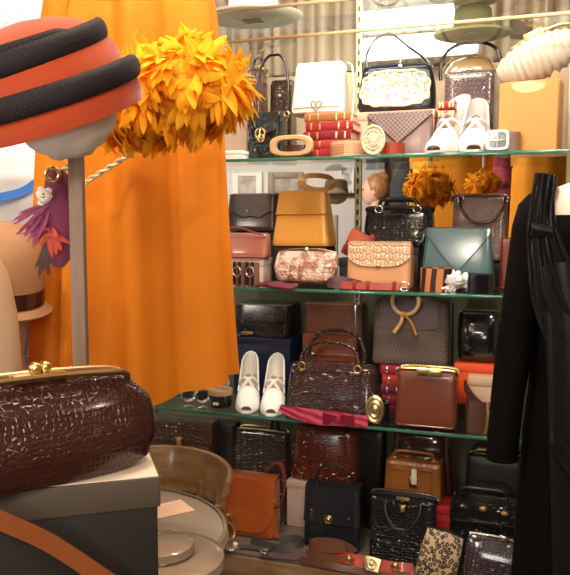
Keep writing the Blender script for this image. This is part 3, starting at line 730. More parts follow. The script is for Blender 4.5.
# golden tan trapezoid bag
z=on_box(270,336,247,.17,.13,Z2,'dark box under the golden tan bag, behind the marbled clutch')
gt=fbag('handbag','golden tan leather trapezoid handbag with its strap looped on top','handbag',270,338,191,247,.17,.12,GOLDTAN,z0=z,td=.55,n=9,tw=.78,seams=False,flap=dict(drop=.42,shape='straight',fw=.985))
H=atY(300,191,.17).z-z
bm=B(); 
ribbon(bm,[(-.01,-.02,H+.010),(.0,-.01,H+.045),(.035,.01,H+.052),(.075,.02,H+.045),(.095,.01,H+.025),(.085,-.015,H+.008),(.05,-.03,H+.004),(.02,-.035,H+.012),(-.012,-.03,H+.03)],.016,.004,(.1,.25,1)); fin('strap',bm,TANL,gt)
# marbled clutch
MARB=mat('marbled_snakeskin',(.60,.40,.32),.3,0,'snake',55,.5,(.26,.10,.06),coat=.5)
mc=thing('clutch_bag','brown and cream marbled snakeskin clutch lying in front of the golden tan bag','clutch',(S(300,270,.03)-.0,.075,Z2+.013),(-.30,0,0))
b=Body(.200,.05,.098,td=.35,n=4,wf=lambda t:1-.16*max(.45-t,0)/.45-.05*t,bulge=.03,bd=.3)
bm=B(); b.mesh(bm); fin('body',bm,MARB,mc)
bm=B(); tube(bm,[(-.093,0,.094),(-.05,0,.103),(0,0,.105),(.05,0,.103),(.093,0,.094)],.0045,8); fin('frame',bm,mat('dull_bronze',(.3,.22,.15),.35,1),mc)
bm=B(); ellip(bm,(0,-.008,.101),.007,.006,.010); fin('clasp',bm,SILVER,mc)
def scarf(name,label,cat,path,W,T,m,wdir=(0,0,1),noise_=.004,wfun=None,group=None,folds=3):
    P=smoothpath(path,8); c=P[0].copy(); c.z=min(p.z for p in P)
    bm=B(); rings=[]; n=len(P)
    for i in range(n):
        t=(P[min(i+1,n-1)]-P[max(i-1,0)]).normalized(); w0=Vector(wdir); w=(w0-t*w0.dot(t)).normalized(); nn=t.cross(w)
        ww=W/2*(wfun(i/(n-1)) if wfun else 1); up=[];dn=[]
        for k in range(13):
            u=-1+2*k/12; o=math.sin(u*folds*2+i*.25)*noise_+math.sin(i*.8+u*5)*noise_*.4
            up.append(P[i]-c+w*u*ww+nn*(T/2+o)); dn.append(P[i]-c+w*u*ww+nn*(-T/2+o))
        rings.append(up+dn[::-1])
    loft(bm,rings); o=fin(name,bm,m); o.location=c; tag(o,label,cat,group); return o
BURG=mat('burgundy_silk',(.13,.010,.025),.5,0,'noise',80,.3)
scarf('scarf','burgundy scarf end lying under the marbled snakeskin clutch','scarf',[(S(256),.02,Z2+.008),(S(268),.015,Z2+.010),(S(282),.012,Z2+.008),(S(296),.015,Z2+.007)],.05,.004,BURG,wdir=(0,1,.15),noise_=.003)
# rust pouch
rp=thing('pouch','tilted rust red leather pouch with folded flap against the brass post','pouch',(S(350,245,.15),.165,Z2+.088),(0,.50,0))
b=Body(.074,.04,.080,td=.6,n=5); bm=B(); b.mesh(bm); fin('body',bm,RUSTL,rp)
bm=B(); b.patch(bm,-.98,.98,.45,1,.004,.004,lambda u:.2*u*u,over=True); fin('flap',bm,mat('rust_light',(.42,.09,.05),.35,coat=.3),rp)
bm=B(); ribbon(bm,[(-.03,-.03,.02),(-.01,-.034,.04),(.02,-.03,.07),(.03,-.01,.095)],.012,.003,(1,0,-.5)); fin('strap',bm,REDL,rp)
carton('cardboard_box','small dark box under the rust red pouch','box',S(340,250,.15),S(362,250,.15),.14,.195,Z2+.001,Z2+.087,BLACKCARD)
# tan croc clutch
TANCROC=mat('tan_crocodile',(.52,.26,.13),.3,0,'croc',38,.5,(.40,.20,.10),coat=.5,stretch=(1,1,.8))
fbag('clutch_bag','tan crocodile clutch with glossy rounded flap, between the rust pouch and teal bag','clutch',346,417,243,287,.065,.07,mat('apricot_leather',(.56,.27,.12),.3,0,'noise',40,.2,coat=.5),z0=Z2+.001,td=.7,n=8,flap=dict(drop=.52,shape='round',fw=.95,mat=mat('pale_glossy_croc',(.66,.42,.27),.16,0,'croc',44,.7,(.45,.25,.15),coat=1,stretch=(1.6,1,.8))),clasp=dict(k='snap',t=.5,s=1.0))
# loose belts at front
def looseb(name,label,pts,W,T,m,wdir=(0,0,1),group=None,k=6):
    c=Vector(pts[0]); bm=B(); ribbon(bm,[Vector(p)-c for p in pts],W,T,wdir,k=k)
    r=thing(name,label,'belt',c,0,group); fin('strap',bm,m,r); return r
zz=Z2+.012
r=looseb('belt','mauve leather belt laid in an open loop at the edge of the second shelf',[(S(395),.03,zz),(S(375),.022,zz),(S(350),.018,zz),(S(333),.014,zz+.002),(S(326),.03,zz+.006),(S(330),.05,zz+.014),(S(342),.058,zz+.012),(S(358),.045,zz+.003)],.020,.004,MAUVEL,(0,.3,1))
r=looseb('belt','red orange leather belt with keeper loops before the tan crocodile clutch',[(S(342),.004,Z2+.014),(S(360),.002,Z2+.014),(S(380),.002,Z2+.014),(S(402),.006,Z2+.014)],.022,.005,REDL,(0,.4,1))
for dx in (.035,.075,.15):
    bm=B(); box(bm,dx,dx+.009,-.009,.008,-.010,.015,.001); fin('keeper',bm,mat('dark_red',(.25,.02,.015),.35),r)
bm=B(); torus(bm,(.185,-.006,.002),.013,.002,'Y'); fin('buckle',bm,SILVER,r)
# black croc handbag
z=on_box(364,430,246,.20,.13,Z2,'black box under the black crocodile handbag, behind the tan crocodile clutch')
fbag('handbag','shiny black crocodile handbag with black handle on the second shelf','handbag',362,434,208,246,.20,.13,BLACKC,z0=z,td=.5,n=6,tw=.97,side=.012,bulge=.03,frame=dict(kiss=False,mat=BLACKL),handle=[dict(H=.032,a=.060,r=.006,shape='flat',mat=BLACKL,y=-.03,rmat=SILVER),dict(H=.028,a=.055,r=.005,shape='flat',mat=BLACKL,y=.03,rings=False)])
# teal envelope
fbag('clutch_bag','dark teal leather envelope bag with pointed flap','clutch',419,497,229,289,.10,.06,TEALL,z0=Z2+.001,td=.35,n=8,tw=.84,side=.004,flap=dict(drop=.72,shape='V',fw=.97,mat=mat('teal_sheen',(.035,.080,.095),.2,0,'noise',50,.1,coat=.8)))
# brown croc bag behind
GRBR=mat('grey_brown_croc',(.20,.115,.10),.35,0,'croc',75,.4,(.09,.05,.045),coat=.4,stretch=(.8,1,1))
z=on_box(450,515,262,.27,.12,Z2,'dark box under the grey brown handbag, behind the teal envelope bag')
fbag('handbag','grey brown crocodile handbag with drooping round handle behind the teal bag','handbag',450,518,196,262,.27,.12,GRBR,z0=z,td=.6,n=9,tw=.96,frame=dict(kiss=False,mat=GRBR,fw=1.0),handle=dict(H=.075,a=.066,r=.0048,shape='droop',mat=DKBROWN,dx=.01,y=-.05,rmat=SILVER))
fbag('handbag','small red leather bag squeezed between the grey brown handbag and the black dress','handbag',500,519,238,276,.14,.08,mat('dark_rust',(.13,.018,.012),.4),z0=Z2+.001,td=.7,n=5)
# tiger belt and silver buckle belt
r=beltcoil('belt','rolled black and orange tiger-striped belt in front of the teal bag',438,.012,Z2+.001,.040,.066,mat('tiger_stripe',(.50,.17,.05),.45,0,'stripe',7,.1,(.015,.01,.01),stretch=(1.2,1.2,.5)),sx=1.3,turns=2)
r=beltcoil('belt','rolled black patent belt with ornate silver leaf buckle in front of the teal bag',474,.02,Z2+.001,.035,.052,BLACKP,sx=1.7,turns=2)
bm=B(); random.seed(3); ellip(bm,(-.042,-.042,.032),.028,.006,.022,14,8)
for i in range(34):
    a=random.uniform(0,2*PI); q=random.random()**.5
    feather(bm,Vector((-.042+.022*q*math.cos(a),-.046+.006*q,.032+.016*q*math.sin(a)+.3*.03*q*math.cos(a))),Vector((math.cos(a)+.3,-.25,math.sin(a)+.3)),Vector((0,-1,.1)),random.uniform(.014,.024),.005,.5)
fin('leaf_buckle',bm,mat('bright_silver',(.8,.8,.8),.25,.9,'noise',200,.6),r)

# =================================================================== LEVEL 3
z=on_box(232,298,338,.225,.16,Z3,'navy blue box under the black patent crocodile case, behind the white shoes',NAVYL,inset=0,name='navy_box')
fbag('handbag','wide black crocodile case with small gold clasp on the navy box','handbag',232,301,306,338,.225,.17,BLACKC2,z0=z,td=.8,n=9,flap=dict(drop=.5,shape='straight'),clasp=dict(k='bar',t=.14,f=-.42,s=.9))
WS=mat('white_sandal_leather',(.84,.83,.80),.45,0,'noise',90,.35)
shoe(None,'heeled_sandal','white strappy peep-toe heel, left one of the pair in front of the navy box',(S(248,405,.10),.105,Z3+.001),(0,0,.30),L=.20,heel=.075,w=.068,m=WS,group='white heels on the third shelf')
shoe(None,'heeled_sandal','white strappy peep-toe heel, right one beside the dark brown crocodile handbag',(S(273,405,.09),.100,Z3+.001),(0,0,.24),L=.20,heel=.075,w=.068,m=WS,group='white heels on the third shelf')
# round jar and jewellery at left
r=thing('round_box','black round box with tan lid left of the white shoes','box',(S(218,410,.05),.07,Z3+.001))
bm=B(); lathe(bm,[(.030,0),(.035,.004),(.036,.045),(.001,.045)],28); fin('box_base',bm,BLACKP,r)
bm=B(); lathe(bm,[(.038,.040),(.039,.055),(.037,.058),(.001,.058)],28); fin('lid',bm,mat('tan_lid',(.45,.26,.13),.4),r)
bm=B(); box(bm,-.01,.008,-.0375,-.035,.012,.020); fin('price_tag',bm,WHITEC,r)
r=thing('bracelet','small round silver link bracelet standing on the tan-lidded box beside the shoe','bracelet',(S(222,385,.06),.07,Z3+.060))
bm=B(); torus(bm,(0,0,.022),.016,.006,'Y',sz=1.1); fin('ring',bm,mat('pearl_silver',(.75,.72,.65),.3,.6),r)
bm=B(); torus(bm,(.008,-.006,.012),.008,.003,'Y'); fin('charm',bm,SILVER,r)
for i,(px,lab) in enumerate(((186,'silver bangle standing left of the round box, below the orange dress hem'),(200,'silver bangle nearest the round box, below the orange dress hem'))):
    r=thing('bangle',lab,'bangle',(S(px,400,.06),.08,Z3+.001),(0,0,.5),'silver bangles by the round box'); bm=B(); torus(bm,(0,0,.027),.023,.004,'Y'); torus(bm,(0,.012,.025),.021,.004,'Y'); fin('ring',bm,SILVER,r)
fbag('handbag','small black handbag behind the silver bangles, below the orange dress hem','handbag',160,212,382,408,.12,.08,BLACKC2,z0=Z3+.001,td=.6,n=5,clasp=dict(k='snap',t=.8))
# tall brown glossy handbag
GLB=mat('glossy_dark_brown',(.085,.030,.024),.10,0,'noise',18,.25,coat=1)
fbag('handbag','tall glossy dark brown box handbag at the back of the third shelf','handbag',299,375,305,372,.27,.15,GLB,z0=Z3+.001,td=.8,n=7,tw=.90,flap=dict(drop=.36,shape='straight',fw=.98,mat=mat('glossy_mid_brown',(.22,.11,.09),.08,0,'noise',14,.3,coat=1)))
CHEST=mat('chestnut_leather',(.22,.065,.03),.22,0,'noise',50,.15,coat=.7)
fbag('satchel','chestnut brown leather satchel with tab closure behind the dark brown crocodile handbag','handbag',302,360,336,380,.215,.05,CHEST,z0=Z3+.001,td=.7,n=8,flap=dict(drop=.30,shape='straight'),pocket=[(.0,.62,.35,.68)],clasp=dict(k='snap',t=.72,f=-.55,s=1.1,mat=SILVER))
# dark croc handbag
DK2=mat('dark_plum_crocodile',(.060,.027,.028),.22,0,'croc',70,.9,(.014,.006,.007),coat=.7,stretch=(.55,1,1.3))
fbag('handbag','dark brown crocodile handbag with gold rings and two arched handles behind the pink ribbon','handbag',284,384,367,415,.06,.12,DK2,z0=Z3+.001,td=.55,n=7,tw=.93,bulge=.02,pocket=[(-.62,.45,.45,.90)],
     handle=[dict(H=.075,a=.088,r=.0058,y=-.045,lean=.01,mat=DKCROC),dict(H=.10,a=.088,r=.0058,y=.03,lean=.02,mat=DKCROC,rings=False)])
RIB=mat('raspberry_grosgrain',(.30,.012,.045),.65,0,'noise',150,.3)
rb=scarf('ribbon','raspberry pink ribbon band with flat bow lying along the third shelf edge','ribbon',[(S(279,408),.01,Z3+.030),(S(290,408),.0,Z3+.024),(S(305,410),-.004,Z3+.018),(S(320,412),-.006,Z3+.014),(S(338,412),-.004,Z3+.014),(S(352,412),-.004,Z3+.014),(S(368,412),.0,Z3+.012)],.036,.005,RIB,wdir=(0,.45,1),noise_=.002,wfun=lambda t:.55+.55*min(t*5,1)-.15*math.sin(t*9))
bm=B()
c0=Vector((S(340,412),-.014,Z3+.020))-Vector(rb.location)
for s_ in(-1,1):
    rows=[]
    for i in range(9):
        t=i/8; hw_=.006+.011*math.sin(t*PI*.55)
        rows.append([c0+Vector((s_*(.004+.044*t), -.004-.008*math.sin(t*PI), k*hw_-.004*t)) for k in(-1,-.5,0,.5,1)])
    b2=B(); quad_grid(b2,rows); bmesh.ops.solidify(b2,geom=b2.faces[:],thickness=.003); merge(bm,b2)
box(bm,c0.x-.008,c0.x+.008,c0.y-.010,c0.y+.002,c0.z-.012,c0.z+.012,.003)
fin('bow',bm,RIB,rb)
# oval gold buckle on dark belt
r=beltcoil('belt','rolled dark belt with upright oval gold medallion buckle beside the red brown box bag',380,.03,Z3+.001,.030,.060,BLACKL,sx=1.0)
bm=B(); b2=B(); lathe(b2,[(.0285,0),(.0285,.004),(.024,.008),(.020,.005),(.014,.010),(.010,.007),(.001,.012)],32,sy=1.5); merge(bm,b2,Matrix.Translation((-.006,-.030,.043))@Matrix.Rotation(PI/2,4,'X')); fin('medallion_buckle',bm,mat('medallion_gold',(.72,.60,.34),.35,1,'noise',120,.4),r)
# books left of box bag
zb0=Z3+.001; zt=atY(390,366,.13).z; T=(zt-zb0)/5
mm=[mat('plum_cloth',(.18,.02,.06),.45),mat('maroon_cloth',(0,0,0)),mat('plum_cloth',(0,0,0)),mat('scarlet_cloth',(0,0,0)),mat('crimson_cloth',(0,0,0))]
labs=['bottom plum book of the stack behind the gold medallion buckle','maroon book, second from the bottom behind the gold medallion buckle','plum book in the middle of the stack behind the gold medallion buckle','scarlet book, second from the top under the woven bag','crimson book on top of the stack right under the woven bag']
for i in range(5):
    book(labs[i],(S(408,400,.13)+(.004 if i%2 else -.002),.205,zb0+T*i),.17,.13,T*.985,mm[i],group='books under the woven bag',band=SILVER)
# woven bag
WV=mat('grey_brown_straw',(.15,.115,.10),.6,0,'weave',95,.9,(.06,.035,.03))
wb=fbag('handbag','large grey brown woven bag with horn ring handle on the stack of books','handbag',370,465,301,367,.135,.15,WV,z0=zt+.001,td=.6,n=9,tw=.97,side=.05,seams=False)
W_=None
cx,zb_,W,H=fit(370,465,301,367,.135,zt+.001,.05); bdy=Body(W,.15,H,td=.6,n=9,tw=.97)
bm=B(); bdy.patch(bm,-.80,.72,.56,1.0,.003,.003); fin('leather_yoke',bm,mat('aubergine_leather',(.06,.025,.025),.4),wb)
bm=B(); plate(bm,[(0,0),(.07,0),(.05,H*.97),(0,H*.97)],-.003,.003); bmesh.ops.transform(bm,matrix=Matrix.Translation((W/2+.002,-.045,0))@Matrix.Rotation(PI/2,4,'Z'),verts=bm.verts[:]); fin('side_gusset',bm,BLACKL,wb)
HORN=mat('pale_horn',(.66,.46,.22),.25,coat=.6)
bm=B(); hp=[( -.012+.040*math.cos(a), -.075-.0, H*.98+.002+.040*math.sin(a)) for a in [math.radians(d) for d in range(75,471-80,18)]]
tube(bm,hp,.0065,8,k=2); fin('ring_handle',bm,HORN,wb)
bm=B(); tube(bm,[(-.020,-.076,H*.62+.035),(-.025,-.078,H*.62+.008),(-.045,-.078,H*.62-.022)],.006,8,flat=.6,rfun=lambda t:.8+.5*t); tube(bm,[(-.012,-.076,H*.62+.03),(.008,-.078,H*.62+.010),(.022,-.078,H*.62-.026)],.006,8,flat=.6,rfun=lambda t:.8+.5*t); ellip(bm,(-.016,-.076,H*.62+.035),.010,.007,.009); fin('horn_prongs',bm,mat('amber_horn',(.60,.30,.08),.25,coat=.6),wb)
# red brown box bag
fbag('box_handbag','red brown leather box bag with gold clasp bar at the third shelf edge','handbag',394,466,373,430,.022,.10,BROWNL,z0=Z3+.001,td=.72,n=10,tw=.95,frame=dict(fw=.97,kiss=False),clasp=dict(k='bar',t=1.0,f=.1,s=1.6))
# right: orange box with black puffy bag and beige box
zt=atY(478,364,.16).z; zl=atY(478,380,.16).z
carton('shoe_box','bright red orange box under the black quilted bag','box',S(455,380,.16),S(515,380,.16),.16,.34,Z3+.05,zt-.001,REDC)
carton('cardboard_box','dark flat box under the red orange box, behind the brown strap','box',S(458,380,.16),S(513,380,.16),.165,.33,Z3+.001,Z3+.049,BLACKCARD)
fbag('handbag','puffy black patent bag with small bow tab on the red orange box','handbag',457,506,312,364,.18,.12,mat('crinkled_black_patent',(.012,.012,.016),.12,0,'noise',14,1.0,coat=1),z0=zt+.001,td=.8,n=4,bulge=.04,bd=.3,side=.02,seams=False,pocket=[(-.35,.4,.62,.82)])
bg=carton('shoe_box','beige card box leaning behind the brown strap, right of the red brown box bag','box',S(468,400,.09),S(512,400,.09),.095,.15,Z3+.001,atY(485,378,.09).z,BEIGEC)
r=thing('belt','wide dark brown belt with gold edge curled right of the red brown box bag','belt',(S(476,425,.045),.045,Z3+.001))
bm=B(); ribbon(bm,[(-.035,.02,.14),(-.03,.012,.12),(-.012,-.005,.098),(.010,-.018,.080),(.030,-.012,.062)],.030,.003,(.0,-.2,1)); ribbon(bm,[(-.030,.01,.052),(-.018,-.02,.050),(.005,-.028,.048),(.034,-.02,.046)],.090,.003,(0,0,1)); fin('strap',bm,mat('shiny_brown_strap',(.10,.05,.035),.12,coat=1),r)
bm=B(); ribbon(bm,[(.028,-.024,.003),(.033,-.024,.05),(.031,-.022,.093)],.006,.005,(1,0,0)); fin('gold_edge',bm,GOLD,r)
# =================================================================== LEVEL 4
fbag('briefcase','brown crocodile briefcase with gold lock behind the wooden chair back','handbag',146,218,424,478,.16,.12,mat('umber_croc',(.085,.04,.032),.22,0,'croc',60,.6,(.025,.01,.01),coat=.7),z0=Z4+.001,td=.75,n=9,flap=dict(drop=.20,shape='straight'),clasp=dict(k='lock',t=.81,f=.05,s=.9))
fbag('handbag','plain black upright bag between the briefcase and the ribbed dark crocodile bag','handbag',205,240,425,510,.24,.10,mat('matt_black',(.015,.014,.016),.6),z0=Z4+.001,td=.8,n=5)
RC=mat('ribbed_dark_croc',(.075,.045,.035),.22,0,'croc',62,1.0,(.012,.006,.006),coat=.9,stretch=(.6,1,1.5))
fbag('handbag','dark brown ribbed crocodile handbag with brass corner rings behind the orange tan bag','handbag',229,292,434,520,.22,.10,RC,z0=Z4+.001,td=.6,n=9,tw=.88,side=.02,frame=dict(kiss=False,mat=BRASS,fw=.9),handle=dict(H=.05,a=.012,r=.005,mat=BLACKL,dx=.045))
ob=fbag('shoulder_bag','orange tan leather flap shoulder bag with curled strap beside the wooden chair','handbag',222,284,480,526,.085,.085,mat('bright_orange_tan',(.44,.095,.018),.3,0,'noise',70,.12,coat=.4),z0=Z4+.001,td=.75,n=8,side=.04,seams=False,flap=dict(drop=.90,shape='round',fw=.99))
H=atY(250,480,.085).z-Z4
bm=B(); ribbon(bm,[(.075,-.01,H*.75),(.095,-.02,H*.55),(.115,-.03,H*.7),(.125,-.03,H*1.0),(.105,-.01,H*1.25),(.07,.01,H*1.22),(.035,.02,H*1.0)],.014,.003,(0,.8,.3)); fin('strap',bm,RUSTL,ob)
bm=B(); ribbon(bm,[(.078,-.02,H*.55),(.085,-.03,H*.3),(.10,-.035,H*.05)],.020,.003,(1,0,.3)); fin('side_tab',bm,ORANGEL,ob)
bm=B(); torus(bm,(.080,-.03,H*.70),.009,.002,'Y'); torus(bm,(.090,-.034,H*.62),.009,.002,'Y'); fin('ring',bm,GOLD,ob)
# red-brown patent croc bag on pink box
zt=atY(322,484,.22).z
carton('cardboard_box','pale pink card box under the red brown patent crocodile bag','box',S(287,500,.22),S(350,500,.22),.22,.38,Z4+.001,zt-.001,PINKC)
fbag('handbag','red brown patent crocodile handbag with gold studs on the pale pink box','handbag',288,362,430,484,.23,.14,REDCROC,z0=zt,td=.6,n=5,tw=.9,side=.02,bulge=.03,clasp=[dict(k='snap',t=.86,f=-.45,s=.7),dict(k='snap',t=.84,f=.05,s=.7),dict(k='snap',t=.82,f=.5,s=.7)],handle=dict(H=.05,a=.05,r=.006,mat=DKBROWN,y=.02))
fbag('handbag','black shiny leather flap handbag with round gold knob and thin arched handle','handbag',302,367,489,548,.08,.085,mat('blue_black_leather',(.014,.016,.022),.22,0,'noise',70,.15,coat=.6),z0=Z4+.001,td=.7,n=9,tw=.93,seams=False,flap=dict(drop=.58,shape='straight',fw=.99),clasp=[dict(k='knob',t=.50,f=-.08,s=.9),dict(k='snap',t=.62,f=-.66,s=.5,mat=SILVER),dict(k='snap',t=.55,f=.62,s=.5,mat=SILVER)],
     handle=dict(H=.065,a=.058,r=.0036,mat=BLACKL,rings=False))
fbag('handbag','rounded glossy burgundy brown handbag behind the chestnut tan satchel','handbag',386,458,436,500,.26,.14,mat('burgundy_patent',(.07,.022,.02),.1,0,'noise',12,.2,coat=1),z0=Z4+.001,td=.6,n=3.4,tw=.85,bulge=.08,side=.02,handle=dict(H=.03,a=.045,r=.006,mat=DKBROWN))
fbag('handbag','black leather handbag between the red brown patent bag and the tan satchel','handbag',352,390,432,510,.28,.09,BLACKL,z0=Z4+.001,td=.6,n=5,handle=dict(H=.03,a=.03,r=.005,mat=BLACKL))
zt=atY(412,503,.15).z
carton('cardboard_box','red box under the chestnut tan satchel, behind the black crocodile handbag','box',S(384,520,.15),S(450,520,.15),.155,.25,Z4+.001,zt-.001,mat('deep_red_card',(.45,.02,.02),.5))
st=fbag('satchel','chestnut tan leather satchel with white price tag and gold lock','handbag',383,449,463,503,.15,.10,SATCHEL,z0=zt,td=.8,n=10,tw=.97,side=.025,frame=None,pocket=[(-.72,.62,.30,.82)],clasp=dict(k='lock',t=.52,f=.05,s=1.0),
   handle=dict(H=.032,a=.064,r=.005,shape='flat',mat=SATCHEL,y=-.02,lean=-.01))
H=atY(412,463,.15).z-zt
bm=B(); box(bm,.0,.016,-.062,-.060,H*.50,H*.88,.002); tube(bm,[(.008,-.060,H*.86),(.010,-.055,H*1.05)],.0007,4); fin('price_tag',bm,WHITEC,st)
fbag('handbag','black crocodile handbag with gold clasp and hanging handle before the tan satchel','handbag',368,442,500,556,.055,.075,BLACKC,z0=Z4+.001,td=.6,n=8,tw=.97,side=.02,frame=dict(kiss=False,mat=BLACKL,fw=.97),clasp=[dict(k='lock',t=.86,f=.02,s=.6),dict(k='bar',t=1.0,f=.02,s=.9)],
    handle=dict(H=.075,a=.052,r=.0035,shape='droop',mat=BLACKL,y=-.035,rings=False,dx=.005))
fbag('handbag','wide black handbag with gold fittings and long flat handle, right of the tan satchel','handbag',447,528,506,560,.10,.10,BLACKC2,z0=Z4+.001,td=.65,n=8,tw=.95,side=.03,flap=dict(drop=.30,shape='straight',trim=True),clasp=[dict(k='turn',t=.93,f=0,s=.6),dict(k='snap',t=.93,f=-.6,s=1.0),dict(k='turn',t=.90,f=.62,s=.6)],
    handle=dict(H=.045,a=.072,r=.0055,shape='flat',mat=BLACKL,y=-.02,rings=False))
bk=fbag('handbag','black frame handbag with a small hanging tag at the back under the dress sleeve','handbag',463,532,460,520,.27,.12,mat('soft_black_leather',(.02,.02,.024),.38,0,'noise',60,.2),z0=Z4+.001,td=.55,n=6,tw=.95,side=.02,frame=dict(mat=GOLD,kiss=False,fw=.7),handle=dict(H=.04,a=.07,r=.007,mat=BLACKL))
bm=B(); box(bm,-.006,.008,-.068,-.066,.06,.10,.001); tube(bm,[(0,-.067,.10),(0,-.06,.16)],.0007,4); fin('price_tag',bm,SILVER,bk)
fbag('handbag','black bag at the far right of the lowest shelf behind the dress','handbag',528,575,446,540,.20,.12,BLACKL,z0=Z4+.001,td=.6,n=5,handle=dict(H=.05,a=.05,r=.006,mat=BLACKL))
# leopard pouch and dark croc clutch at the shelf edge
LEO=mat('leopard_print',(.45,.33,.20),.6,0,'spots',85,.15)
lp=thing('clutch_bag','leopard print fabric pouch tilted on the lowest shelf edge','clutch',(S(436,565,-.0)-.004,.005,Z4+.002),(-.22,.20,.0))
b=Body(.115,.045,.135,td=.5,n=4,tw=.92,bulge=.03,bd=.3); bm=B(); b.mesh(bm); fin('body',bm,LEO,lp)
bm=B(); tube(bm,[(-.050,-.004,.133),(0,-.006,.139),(.050,-.004,.133)],.004,6); tube(bm,[(.059,0,.012),(.061,0,.07),(.054,0,.13)],.006,6); fin('edging',bm,BLACKL,lp)
dk=thing('clutch_bag','dark plum crocodile frame clutch right of the leopard pouch','clutch',(S(494,560,.0),.03,Z4+.002),(-.18,.10,.0))
b=Body(.185,.05,.125,td=.5,n=5,tw=.95,bulge=.02,bd=.25); bm=B(); b.mesh(bm); fin('body',bm,mat('plum_black_croc',(.055,.035,.045),.2,0,'croc',60,.9,(.015,.008,.01),coat=.8),dk)
bm=B(); b.patch(bm,-.45,.9,.55,.95,.003,.003); fin('front_band',bm,mat('grey_plum_croc',(.10,.08,.09),.2,0,'croc',90,.8,(.03,.02,.02),coat=.8),dk)
bm=B(); tube(bm,[(-.085,-.004,.124),(0,-.006,.130),(.085,-.004,.124)],.0045,8); fin('frame',bm,SILVER,dk)
bm=B(); box(bm,-.002,.022,-.016,-.006,.124,.138,.002); fin('clasp',bm,SILVER,dk)
# loose belts along the lowest edge
z=Z4+.001
def P4(px,Y,h): return (S(px,560,Y),Y,z+h)
r=looseb('belt','grey olive leather belt curled in a loop between the compact and the mauve belt',[P4(252,.05,.014),P4(262,.02,.016),P4(275,-.005,.022),P4(292,.0,.030),P4(303,.03,.036),P4(296,.06,.030),P4(280,.055,.022)],.026,.004,mat('grey_olive_leather',(.05,.045,.04),.5),(0,.4,1))
r=looseb('belt','flat mauve burgundy belt with silver buckle lying left of the brown leather belt',[P4(262,-.012,.004),P4(280,-.012,.010),P4(298,-.008,.014),P4(312,.01,.026),P4(322,.035,.036),P4(314,.055,.030)],.036,.004,MAUVEL,(0,.75,.6))
bm=B(); box(bm,.028,.034,-.016,.016,-.002,.010,.002); torus(bm,(.012,-.01,.010),.012,.003,'Z'); fin('buckle',bm,SILVER,r)
r=looseb('belt','brown orange suede belt folded in thick loops at the lowest shelf edge',[P4(306,-.005,.016),P4(322,-.018,.018),P4(344,-.012,.018),P4(354,.008,.034),P4(340,.03,.046),P4(320,.03,.044),P4(310,.012,.040),P4(322,-.004,.046),P4(345,.002,.052)],.030,.005,mat('brown_orange_suede',(.11,.035,.013),.8,0,'noise',120,.3),(0,.35,1))
r=looseb('belt','brown leather belt hanging slightly over the lowest shelf edge, under the red belt',[P4(300,-.020,.006),P4(325,-.026,.004),P4(355,-.028,.002),P4(385,-.026,.002),P4(410,-.02,.008)],.020,.004,mat('cognac_leather',(.09,.025,.01),.5,coat=.3),(0,.5,1))
r=looseb('belt','red leather belt with square ornate gold buckle at the lowest shelf edge',[P4(334,-.004,.028),P4(350,-.012,.026),P4(366,-.016,.024),P4(384,-.016,.022),P4(400,-.012,.020),P4(413,-.002,.018)],.034,.005,mat('poppy_red_leather',(.30,.012,.007),.3,coat=.4),(0,.55,.8))
bx=S(374,560,0)-r.location.x
bm=B(); rows=[]
b2=B(); box(b2,-.024,.024,-.006,.002,-.020,.020,.003); torus(b2,(0,-.006,0),.013,.003,'Y'); ellip(b2,(0,-.007,0),.006,.004,.006); merge(bm,b2,Matrix.Translation((bx,-.020,-.002))@Matrix.Rotation(-.6,4,'X')@Matrix.Rotation(.12,4,'Y')); fin('square_buckle',bm,mat('antique_gold',(.60,.52,.28),.3,1,'noise',90,.6),r)
for dx in (S(351,560,0),S(397,560,0)):
    bm=B(); ellip(bm,(dx-r.location.x,-.024,.004),.009,.005,.009); torus(bm,(dx-r.location.x,-.024,.004),.011,.002,'Y'); fin('rivet',bm,GOLD,r)
# gold watch and compact
r=thing('bracelet','gold chain bracelet draped upright beside the chair, behind the compact','bracelet',(*P4(229,.05,0)[:2],z),(0,0,0))
bm=B(); torus(bm,(0,0,.042),.022,.005,'Y',sz=1.9); torus(bm,(.006,-.01,.03),.018,.0035,'Y',sz=1.6); fin('chain',bm,GOLD,r)
r=thing('compact','round mirrored compact lying open under the gold bracelet','compact',(*P4(231,-.0,0)[:2],z),(0,0,0))
bm=B(); lathe(bm,[(.034,0),(.036,.004),(.034,.009),(.001,.010)],30); fin('case',bm,mat('dull_silver',(.55,.53,.42),.25,.9),r)
bm=B(); ellip(bm,(.018,-.006,.015),.008,.007,.007); fin('pearl',bm,mat('pearl',(.9,.88,.85),.2,coat=.8),r)
r=looseb('belt','thin grey strap with round silver buckle lying beside the compact',[P4(238,-.005,.006),P4(252,.006,.008),P4(264,.0,.010),P4(272,-.01,.022)],.018,.003,mat('grey_olive_leather',(0,0,0)),(0,.9,.3))

# =================================================================== BEYOND THE SECOND SHELF (mirror image, built as solid things)
BG=thing
def atpt(px,py,d): return atd(px,py,d)
